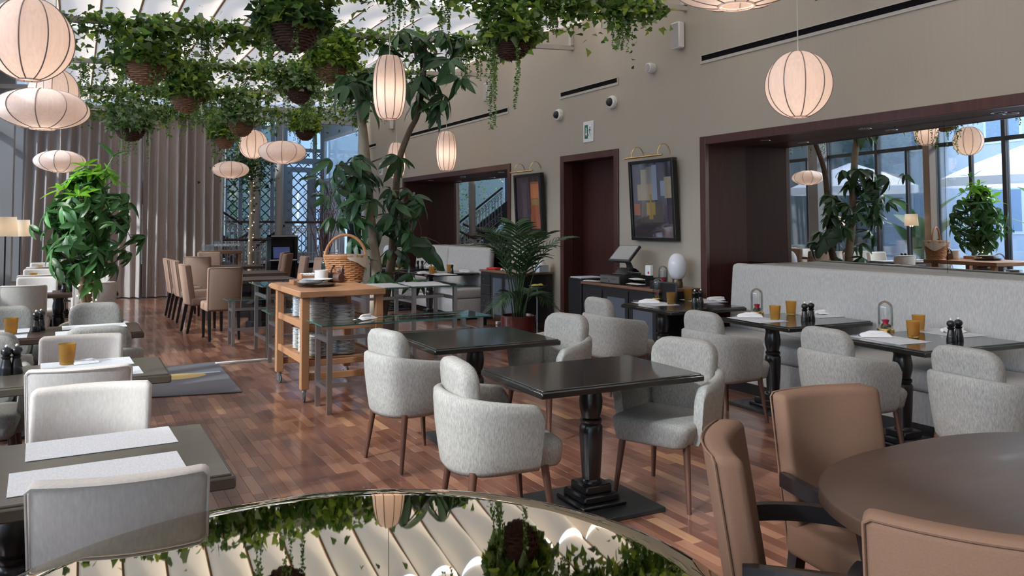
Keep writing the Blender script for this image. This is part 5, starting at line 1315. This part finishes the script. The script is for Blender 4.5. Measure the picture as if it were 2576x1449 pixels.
# glazed end wall: posts, door, panes, lattice
YG = 22.5
posts = [(3.546,22.500,2.249)[0], (3.937,22.500,2.255)[0], (4.420,22.500,2.262)[0], (4.784,22.500,2.267)[0], (5.131,22.500,2.273)[0], (5.956,22.500,2.285)[0], 6.18]
z1 = (4.948,22.500,3.045)[2]; z2 = (4.945,22.500,3.322)[2]
for n, (a, b) in enumerate(zip(posts, posts[1:])):
    isdoor = n == 4
    t = bpy.data.objects.new('door_2' if isdoor else 'window_%d' % (40+n), None); COL.objects.link(t); t.location = (a, YG, 0); t['kind'] = 'structure'; t['category'] = 'door' if isdoor else 'window'
    w = b-a; z0 = DZ
    fm = MB().add(box(0, .05, -.06, .06, z0, 4.4)).add(box(w-.05, w, -.05, .05, z0, 4.4)).add(box(.05, w-.05, -.05, .05, z2-.06, z2+.10)).add(box(.05, w-.05, -.05, .05, 3.6, 3.7)).add(box(.05, w-.05, -.05, .05, z0, z0+.08))
    if isdoor: fm.add(box(.05, .2, -.04, .04, z0, z1+.12)).add(box(w-.2, w-.05, -.04, .04, z0, z1+.12)).add(box(.2, w-.2, -.04, .04, z1-.02, z1+.12)).add(box(.2, w-.2, -.04, .04, z0, z0+.2))
    obj('door_frame' if isdoor else 'window_frame', fm, BLUEFRAME, t, smooth=False)
    obj('pane', MB().add(box(.05, w-.05, -.004, .004, z0+.08, z2-.06)), WINDOWG, t, smooth=False)
    obj('pane', MB().add(box(.05, w-.05, -.004, .004, z2+.1, 4.4)), WINDOWG, t, smooth=False)
    if isdoor: obj('handle', MB().add(cyl((.14, -.06, 1.55), (.26, -.06, 1.55), .012)), STEEL, t)
    m = MB(); s = .21; zz = z0+.1; top = z2+.35 if n >= 4 else z2-.06
    k = 0
    xa, xb = .06, min(w-.06, .06 + (.62 if isdoor else 9))
    ww = xb - xa
    # diamond lattice standing just outside the pane
    q = zz - ww
    while q < top:
        for sg in (1, -1):
            p0, p1 = (xa, q), (xb, q + ww)
            lo = max(0, (zz-q)/ww); hi = min(1, (top-q)/ww)
            if hi > lo:
                X0_, X1_ = xa + ww*lo, xa + ww*hi
                if sg < 0: X0_, X1_ = xb - ww*lo, xb - ww*hi
                m.add(cyl((X0_, -.03, q + ww*lo), (X1_, -.03, q + ww*hi), .014, None, 4))
        q += s*1.25
    o = obj('lattice', m, mat('lattice_teal', (.06, .10, .11), .5) if 'lattice_teal' not in MATS else MATS['lattice_teal'], t, smooth=False)
# grey round columns
for k, (u, lab) in enumerate((((3.856,20.000,1.218), 'slim grey round column behind the lit trunk in the stair hall'), ((4.405,19.900,1.214), 'grey round column in the stair hall, left of the lattice door'))):
    c = obj('round_column', MB().add(lathe([(.11, 0), (.11, .05), (.098, .07), (.098, 4.6)], 24)), mat('column_paint', (.36, .335, .30), .5) if k == 0 else MATS['column_paint'], None, (u[0], u[1], 0)); tag(c, lab, 'column', None, 'structure')
# landing balustrade: cast iron panels and wooden rail
def balustrade(name, label, p0, p1, zb0, zb1, h, n, scroll=True):
    t = thing(name, label, 'railing', (0, 0, 0), 0, 'iron balustrades of the stair hall')
    p0, p1 = Vector(p0), Vector(p1); d = p1-p0; L = d.length
    def P(s, z): q = p0 + d*s; return Vector((q.x, q.y, zb0 + (zb1-zb0)*s + z))
    obj('handrail', MB().add(tube([P(0, h), P(.5, h), P(1, h)], .032, 8)), DARKWOOD, t)
    obj('bottom_rail', MB().add(tube([P(0, .06), P(1, .06)], .014, 5)).add(tube([P(0, h-.10), P(1, h-.10)], .010, 5)).add(tube([P(0, h-.27), P(1, h-.27)], .010, 5)).add(tube([P(0, .26), P(1, .26)], .010, 5)), CASTIRON, t)
    for i in range(n):
        s = (i+.5)/n; obj('baluster', MB().add(tube([P(s, .06), P(s, .3), P(s, .55), P(s, h-.1)], [.010, .013, .013, .010], 5)), CASTIRON, t)
    if scroll:
        for i in range(n):
            s = (i+.5)/n; ax = d.normalized()
            m = MB()
            for zc, r in ((.16, .062), (h-.185, .058)):
                pts = []
                for k in range(15):
                    a = -1.2 + k*.42; rr = r*(1 - .045*k); c = P(s, zc); pts.append(c + ax*(rr*cos(a)) + Vector((0, 0, rr*sin(a))))
                m.add(tube(pts, .0085, 4))
            obj('scroll', m, CASTIRON, t)
    return t
YB_ = 20.28
balustrade('landing_balustrade', 'iron balustrade with scrolls and dark handrail along the landing, right part', ((4.636,20.280,1.206)[0], YB_, 0), (6.15, YB_, 0), DZ, DZ, (5.374,20.280,1.615)[2]-DZ, 16)
balustrade('landing_balustrade', 'iron balustrade along the back of the landing between the grey columns', (3.55, 22.2, 0), (4.8, 22.2, 0), DZ, DZ, 1.05, 10)
balustrade('stair_balustrade', 'white iron balustrade climbing left behind the curtain edge', (2.2, 21.3, 0), (3.75, 21.1, 0), 1.62, DZ, .98, 14)
balustrade('stair_balustrade', 'iron balustrade rising to the landing behind the wine glass console', (3.05, 19.5, 0), (4.05, 20.2, 0), .05, DZ, .95, 9)
balustrade('stair_balustrade', 'second iron balustrade rising to the landing, beside the black piano', (3.75, 19.5, 0), (4.6, 20.2, 0), .05, DZ, .95, 9)
balustrade('low_balustrade', 'low iron balustrade before the landing steps, behind the lit trunk', (2.95, 19.45, 0), (4.2, 19.45, 0), .28, .28, .92, 10)
t = thing('staircase', 'grey staircase climbing left behind the curtain, seen in the far mirror', 'staircase', (0, 0, 0))
for k in range(14):
    x = 3.55 - .24*k; z = DZ + .17*(k+1)
    obj('step', MB().add(box(x-.26, x, 21.35, 22.2, z-.05, z)), FRAMEG, t, smooth=False)
obj('stringer', MB().add(loft([[(3.7, 21.3, DZ-.1), (3.7, 21.35, DZ-.1), (3.7, 21.35, DZ+.45), (3.7, 21.3, DZ+.45)], [(.2, 21.3, DZ+2.38), (.2, 21.35, DZ+2.38), (.2, 21.35, DZ+2.93), (.2, 21.3, DZ+2.93)]])), mat('stringer_grey', (.10, .10, .105), .5), t, smooth=False)
for k in range(3): 
    o = obj('step', MB().add(box(3.1, 4.5, 19.55 + .25*k, 20.25, 0, .145*(k+1))), FRAMEG, t, smooth=False)
# right hand wall of the stair hall: bright curtained window, white panelling, dark doorway
struct('wall_right_far', MB().add(box(6.2, 6.32, 18.8, 22.7, 2.62, 2.80)).add(box(6.2, 6.32, 18.8, 22.7, 3.95, 5.0)).add(box(6.2, 6.32, 18.8, 19.15, 2.8, 3.95)).add(box(6.2, 6.32, 22.3, 22.7, 2.8, 3.95)).add(box(6.2, 6.32, 20.75, 22.7, 0, 2.62)).add(box(6.2, 6.32, 18.8, 19.0, 0, 2.62)), mat('pale_panel', (.58, .64, .70), .6))
w = bpy.data.objects.new('window_50', None); COL.objects.link(w); w['kind'] = 'structure'; w['category'] = 'window'
obj('window_frame', MB().add(box(6.17, 6.24, 19.12, 22.33, 2.76, 2.84)).add(box(6.17, 6.24, 19.12, 22.33, 3.90, 3.98)).add(box(6.17, 6.24, 19.12, 19.2, 2.8, 3.95)).add(box(6.17, 6.24, 22.25, 22.33, 2.8, 3.95)), PLASTICW, w, smooth=False)
obj('pane', MB().add(box(6.25, 6.258, 19.2, 22.25, 2.84, 3.9)), WINDOWG, w, smooth=False)
sh = obj('sheer_curtain', MB().add(grid(lambda s, q: (6.33 + .03*sin(40*s), 19.15 + 3.15*s, 2.8 + 1.15*q), 80, 4)), mat('sheer', (.75, .84, .92), .9, tl=.7)); tag(sh, 'pale blue sheer curtain in the high window at the far end of the long wall', 'curtain')
struct('trim_9', MB().add(box(6.15, 6.2, 20.8, 22.4, 2.45, 2.6)).add(box(6.12, 6.2, 20.75, 22.45, 2.58, 2.64)).add(box(6.17, 6.2, 20.95, 21.5, .9, 2.3)).add(box(6.17, 6.2, 21.65, 22.2, .9, 2.3)), MATS['pale_panel'])
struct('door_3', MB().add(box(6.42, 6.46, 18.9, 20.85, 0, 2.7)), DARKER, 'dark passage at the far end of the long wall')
# wine glass console
cx, cy = (2.779,18.100,0.916)[0], 18.1
t = thing('glass_console', 'narrow wooden console with rows of wine glasses beside the curtain', 'console', (cx, cy, 0))
zt = (2.778,18.100,1.002)[2]
obj('top', MB().add(bevbox(-.42, .42, -.2, .2, zt-.07, zt, .005, 1)), MATS['sideboard_top'], t, smooth=False)
for sx in (-.40, .34):
    for sy in (-.18, .12): obj('leg', MB().add(box(sx, sx+.06, sy, sy+.06, 0, zt-.07)), MATS['sideboard_top'], t, smooth=False)
obj('shelf', MB().add(bevbox(-.40, .40, -.18, .18, .40, .43, .004, 1)), MATS['sideboard_top'], t, smooth=False)
WG = mesh_of('wine_glass', MB().add(lathe([(.001, 0), (.034, .001), (.034, .003), (.005, .008), (.004, .085), (.02, .10), (.034, .13), (.037, .16), (.030, .205)], 16, caps=False)), CLEAR, angle=80)
TG = mesh_of('water_glass', MB().add(lathe([(.001, 0), (.03, 0), (.034, .06), (.038, .13)], 16, caps=False)), CLEAR, angle=80)
for k in range(16):
    o = link('wine_glass', WG, None, (cx - .12 + .068*(k % 8), cy - .11 + .11*(k//8), zt)); tag(o, 'clear wine glass in the %s row on the console' % ('front' if k < 8 else 'back'), 'glass', 'wine glasses on the console')
for k in range(10):
    o = link('water_glass', TG, None, (cx - .37 + .05*(k % 5), cy - .11 + .11*(k//5), zt)); o.scale = (.62, .62, 1); tag(o, 'clear straight glass in the %s row at the left of the console' % ('front' if k < 5 else 'back'), 'glass', 'straight glasses on the console')
for k in range(14):
    o = link('wine_glass', WG, None, (cx - .34 + .10*(k % 7), cy - .08 + .13*(k//7), .43)); tag(o, 'clear wine glass in the %s row on the lower console shelf' % ('front' if k < 7 else 'back'), 'glass', 'wine glasses on the lower shelf')
# black upright piano cabinet with laptop
px, py = (4.084,18.000,0.895)[0], 18.0
zt = (4.079,18.000,1.320)[2]
t = thing('upright_piano', 'black upright piano with an open front holding a laptop', 'piano', (px, py, 0))
obj('case', MB().add(box(-.29, .29, .02, .30, 0, zt)).add(box(-.29, -.26, -.12, .02, 0, zt)).add(box(.24, .29, -.12, .02, 0, zt)).add(box(-.29, .29, -.14, .30, zt-.03, zt)), BLACKWOOD, t, smooth=False)
kz = (4.085,18.000,0.789)[2]
obj('key_shelf', MB().add(bevbox(-.36, .24, -.34, .02, kz-.04, kz, .004, 1)), BLACKWOOD, t, smooth=False)
obj('key_slip', MB().add(box(-.36, .22, -.346, -.34, kz-.012, kz+.006)), PLASTICW, t, smooth=False); obj('lid_edge', MB().add(box(-.29, .29, -.146, -.14, zt-.03, zt)), GREYMESH, t, smooth=False)
l = thing('laptop', 'open laptop with a blue screen on the black piano', 'laptop', (px-.05, py-.16, kz))
obj('keyboard', MB().add(bevbox(-.19, .19, -.13, .05, 0, .016, .003, 1)), PLASTICB, l, smooth=False)
sc = obj('screen', MB().add(bevbox(-.19, .19, -.006, .006, 0, .27, .003, 1)), PLASTICB, l, (0, .05, .016), (radians(-14), 0, 0)); obj('display', MB().add(box(-.18, .18, -.0075, -.006, .015, .26)), SCREENB, sc, smooth=False)
# trunk with fairy lights and dark crown
tx = (3.307,17.600,0.923)[0]
t = thing('lit_tree', 'slim tree with dark crown and fairy lights beside the curtain edge', 'tree', (tx, 17.6, 0))
obj('pot', MB().add(lathe([(.16, 0), (.2, .36), (.21, .38), (.001, .36)], 24)), POTGREY, t)
obj('trunk', MB().add(tube([(0, 0, .36), (-.01, 0, 1.), (.01, 0, 1.7), (0, 0, 2.4), (-.02, 0, 2.8)], [.05, .048, .045, .04, .03], 10)), BARK, t)
N_ = 1100
P = rng.normal(0, 1, (N_, 3))*np.array([.26, .22, .27]) + np.array([-.08, 0, 2.85])
o = leaf_cloud('crown', *ivy_part(P, ['deep', 'dark', 'mid'], [.6, .3, .1], .05, .09), parent=t); o['kind'] = 'stuff'
fairy('fairy_lights', 'warm fairy lights spiralling up the slim trunk beside the curtain', lambda z: (0, 0), .5, 2.7, .06, 8, 34, (tx, 17.6, 0))
# branch arrangement
bx, by = (4.449,16.000,0.876)[0], 16.0
t = thing('branch_vase', 'tall glass cylinder of bare red twigs behind the picnic basket', 'branches', (bx, by, 0))
obj('stand', MB().add(lathe([(.16, 0), (.16, .03), (.05, .05), (.05, .50), (.16, .52), (.16, .55)], 20)), BLACKWOOD, t)
obj('vase', MB().add(lathe([(.001, .55), (.12, .55), (.14, 1.15)], 24, caps=False)), CLEAR, t, angle=80)
for k in range(26):
    a = random.random()*6.28; r = random.uniform(.05, .5) if k % 5 else random.uniform(.35, .75); h = random.uniform(1.6, 2.9)
    p0 = Vector((random.uniform(-.06, .06), random.uniform(-.06, .06), .56)); p2 = Vector((r*cos(a)*.9, r*sin(a)*.5, h)); p1_ = Vector((p0.x + .25*(p2.x-p0.x), p0.y, .56 + .6*(h-.56)))
    pts = bez(p0, p1_, p2, 9); m = MB().add(tube([p + Vector((random.gauss(0, .008), 0, 0)) for p in pts], list(np.linspace(.011, .002, 10)), 4))
    for j in (5, 6, 7, 8):
        q = pts[j]; m.add(tube([q, q + Vector((random.gauss(0, .10), random.gauss(0, .06), random.uniform(.08, .25)))], [.004, .0015], 4))
    obj('twig', m, TWIG, t)
t = thing('wine_bottle', 'dark wine bottle with a pale capped neck behind the rolled mats on the trolley', 'bottle', (2.29, 8.2, TZ))
obj('body', MB().add(lathe([(.001, 0), (.036, 0), (.037, .01), (.037, .18), (.030, .205), (.015, .225), (.014, .25)], 20)), mat('bottle_glass', (.012, .018, .012), .1), t)
obj('neck_foil', MB().add(lathe([(.0145, .245), (.015, .30), (.016, .302), (.015, .312), (.001, .313)], 16)), mat('foil_pale_gold', (.55, .47, .28), .35, .6), t)
# white dome lamp on far shelf behind schefflera
t = thing('globe_lamp', 'small white globe lamp half hidden behind the leaning schefflera trunk', 'lamp', (5.806,16.000,0.697))
zf = t.location.z
t.location.z = .75
obj('base', MB().add(lathe([(.001, 0), (.055, 0), (.055, .12), (.001, .12)], 20)), BLACKWOOD, t); obj('globe', MB().add(lathe([(.02, .11)] + [(.10*cos(a), .24 + .14*sin(a)) for a in np.linspace(-1.4, 1.5, 12)], 24)), OPAL, t, angle=80)
s = thing('far_sideboard', 'low black sideboard under the far globe lamp', 'sideboard', (t.location.x, t.location.y, 0))
obj('carcass', MB().add(bevbox(-.3, .3, -.25, .25, 0, .72, .004, 1)), SBK, s, smooth=False); obj('worktop', MB().add(bevbox(-.32, .32, -.27, .27, .72, .75, .004, 1)), MATS['sideboard_top'], s)

# ================================================================== floor lamps by the left windows
for k, (u, lab) in enumerate((((-0.742,11.600,1.546), 'floor lamp with a cream drum shade at the left picture edge'), ((-0.688,13.600,1.516), 'floor lamp with a cream drum shade, second from the left picture edge'), ((-.93, 8.9, 1.5), 'floor lamp with a cream shade by the left windows, seen only in the near mirror'))):
    t = thing('floor_lamp', lab, 'lamp', (u[0], u[1], 0), 0, 'floor lamps along the windows')
    z = u[2]
    obj('base', MB().add(lathe([(.12, 0), (.12, .02), (.02, .03)], 24)), BLACKWOOD, t); obj('pole', MB().add(cyl((0, 0, .02), (0, 0, z+.1), .010)), BLACKWOOD, t)
    obj('shade', MB().add(lathe([(.135, z-.12), (.118, z+.12)], 28, caps=False)), LAMPSHADE, t); obj('bulb', MB().add(lathe([(.001, z-.06), (.025, z-.03), (.02, z+.03), (.001, z+.05)], 12)), BULB, t)
    l = bpy.data.lights.new('bulb_light', 'POINT'); l.energy = .5; l.color = (1, .8, .6); l.shadow_soft_size = .04
    lo = bpy.data.objects.new('bulb_light', l); COL.objects.link(lo); lo.parent = t; lo.location = (0, 0, z-.1)

# ================================================================== terrace outside the left windows, seen in the mirrors
struct('ground', MB().add(box(-40, -1.35, -20, 60, -.3, -.05)), PAVING, 'pale terrace paving outside the windows')
struct('ground_far', MB().add(box(-1.35, 30, 22.8, 60, -.3, -.05)), PAVING)
def facade(name, label, x0, x1, y0, y1, h, m, wy):
    t = thing(name, label, 'building', (0, 0, 0)); obj('wall', MB().add(box(x0, x1, y0, y1, -.1, h)), m, t, smooth=False)
    k = 0; y = y0 + 1.5
    while y < y1-1.6 and wy:
        for z in (.9, 4.2): f = obj('window', MB().add(box(x1-.02, x1+.05, y, y+1.5, z, z+1.7)), PLASTICW, t, smooth=False); obj('pane', MB().add(box(x1+.05, x1+.06, y+.1, y+1.4, z+.1, z+1.6)), FACADEB, f, smooth=False)
        y += 3.4
    return t
facade('terrace_building', 'pale building across the terrace, seen in the near mirror', -15.5, -14, -6, 34, 5.6, FACADE, True)
facade('courtyard_building', 'pale grey building behind the lattice door at the far end', 5.72, 14, 27.5, 28.5, 9, mat('courtyard_grey', (.34, .39, .43), .8), False)
facade('courtyard_wall', 'dark green garden wall behind the staircase at the far end', -16, 5.7, 26.2, 27.4, 7, mat('courtyard_green', (.055, .085, .085), .85), False)
for k, (x, y) in enumerate(((-3.5, 1.2), (-5.5, 6.5), (-5.2, 12.5), (-5.6, 18.5))):  # first parasol is added out of view to shade the nearest window table
    t = thing('parasol', 'white terrace parasol outside the left windows, %s from the camera' % ('first', 'second', 'third', 'fourth')[k], 'parasol', (x, y, -.05), .3, 'white terrace parasols')
    obj('canopy', MB().add(lathe([(1.9, 2.55), (1.0, 2.95), (.05, 3.3)], 8, caps=False)).add(lathe([(1.9, 2.35), (1.9, 2.55)], 8, caps=False)), PARASOLF, t, smooth=False)
    obj('pole', MB().add(cyl((0, 0, 0), (0, 0, 3.3), .03)), STEEL, t); obj('base', MB().add(bevbox(-.4, .4, -.4, .4, 0, .12, .02, 1)), FRAMED, t, smooth=False)
    for j in range(8): obj('rib', MB().add(cyl((0, 0, 3.2), (1.85*cos(j*pi/4), 1.85*sin(j*pi/4), 2.53), .012, None, 5)), STEEL, t)
BL = leaflet_mesh('leaf', .30, .5, LEAFB, .08)
for k, (x, y) in enumerate(((-2.6, 7.4), (-2.5, 9.6), (-2.7, 13.2))):
    t = thing('banana_plant', 'banana-leaved plant in a white terrace pot outside the windows, %s from the camera' % ('first', 'second', 'third')[k], 'plant', (x, y, -.05), 0, 'potted terrace plants')
    obj('pot', MB().add(lathe([(.2, 0), (.3, .62), (.31, .65), (.28, .65), (.001, .6)], 28)), POTWHITE, t)
    for j in range(9):
        a = j*2.4; o = link('leaf', BL, t, (.05*cos(a), .05*sin(a), .7 + .1*j)); o.scale = (1.15, 1.5, 1.15); o.rotation_euler = (0, -radians(62 - 4*j % 25), a)
    obj('stem', MB().add(cyl((0, 0, .6), (0, 0, 1.6), .05, .03)), LEAFB, t)
def terrace_chair(x, y, rz, lab):
    t = thing('terrace_chair', lab, 'chair', (x, y, -.05), rz, 'dark terrace chairs')
    obj('seat', MB().add(lathe([(.001, .43), (.2, .43), (.21, .445), (.2, .46), (.001, .455)], 24)), FRAMED, t)
    for sx in (-.15, .15):
        for sy in (-.15, .15): obj('leg', MB().add(cyl((sx, sy, .43), (sx*1.25, sy*1.25, 0), .014, .012, 8)), FRAMED, t)
    obj('back_hoop', MB().add(tube([(.2*cos(a), -.19 - .05*sin(a), .45 + .45*sin(a)) for a in np.linspace(0, pi, 14)], .014, 7)).add(tube([(.11*cos(a), -.19 - .04*sin(a), .45 + .33*sin(a)) for a in np.linspace(0, pi, 12)], .011, 6)), FRAMED, t)
for k, (x, y, r) in enumerate(((-2.3, 6.0, .4), (-2.4, 8.5, 2.6), (-2.2, 11.0, .3), (-2.4, 12.0, 2.9), (-2.3, 14.5, .2))):
    terrace_chair(x, y, r, 'dark bentwood terrace chair outside the windows, %s from the camera' % ('first', 'second', 'third', 'fourth', 'fifth')[k])
# greenery behind the end lattice
P = rng.normal(0, 1, (2600, 3))*np.array([1.2, .5, 1.0]) + np.array([3.2, 24.6, 1.9])
o = leaf_cloud('climbing_shrub', *ivy_part(P, ['deep', 'dark'], [.8, .2], .06, .12)); tag(o, 'dark leafy shrub behind the lattice left of the grey columns', 'shrub', None, 'stuff')
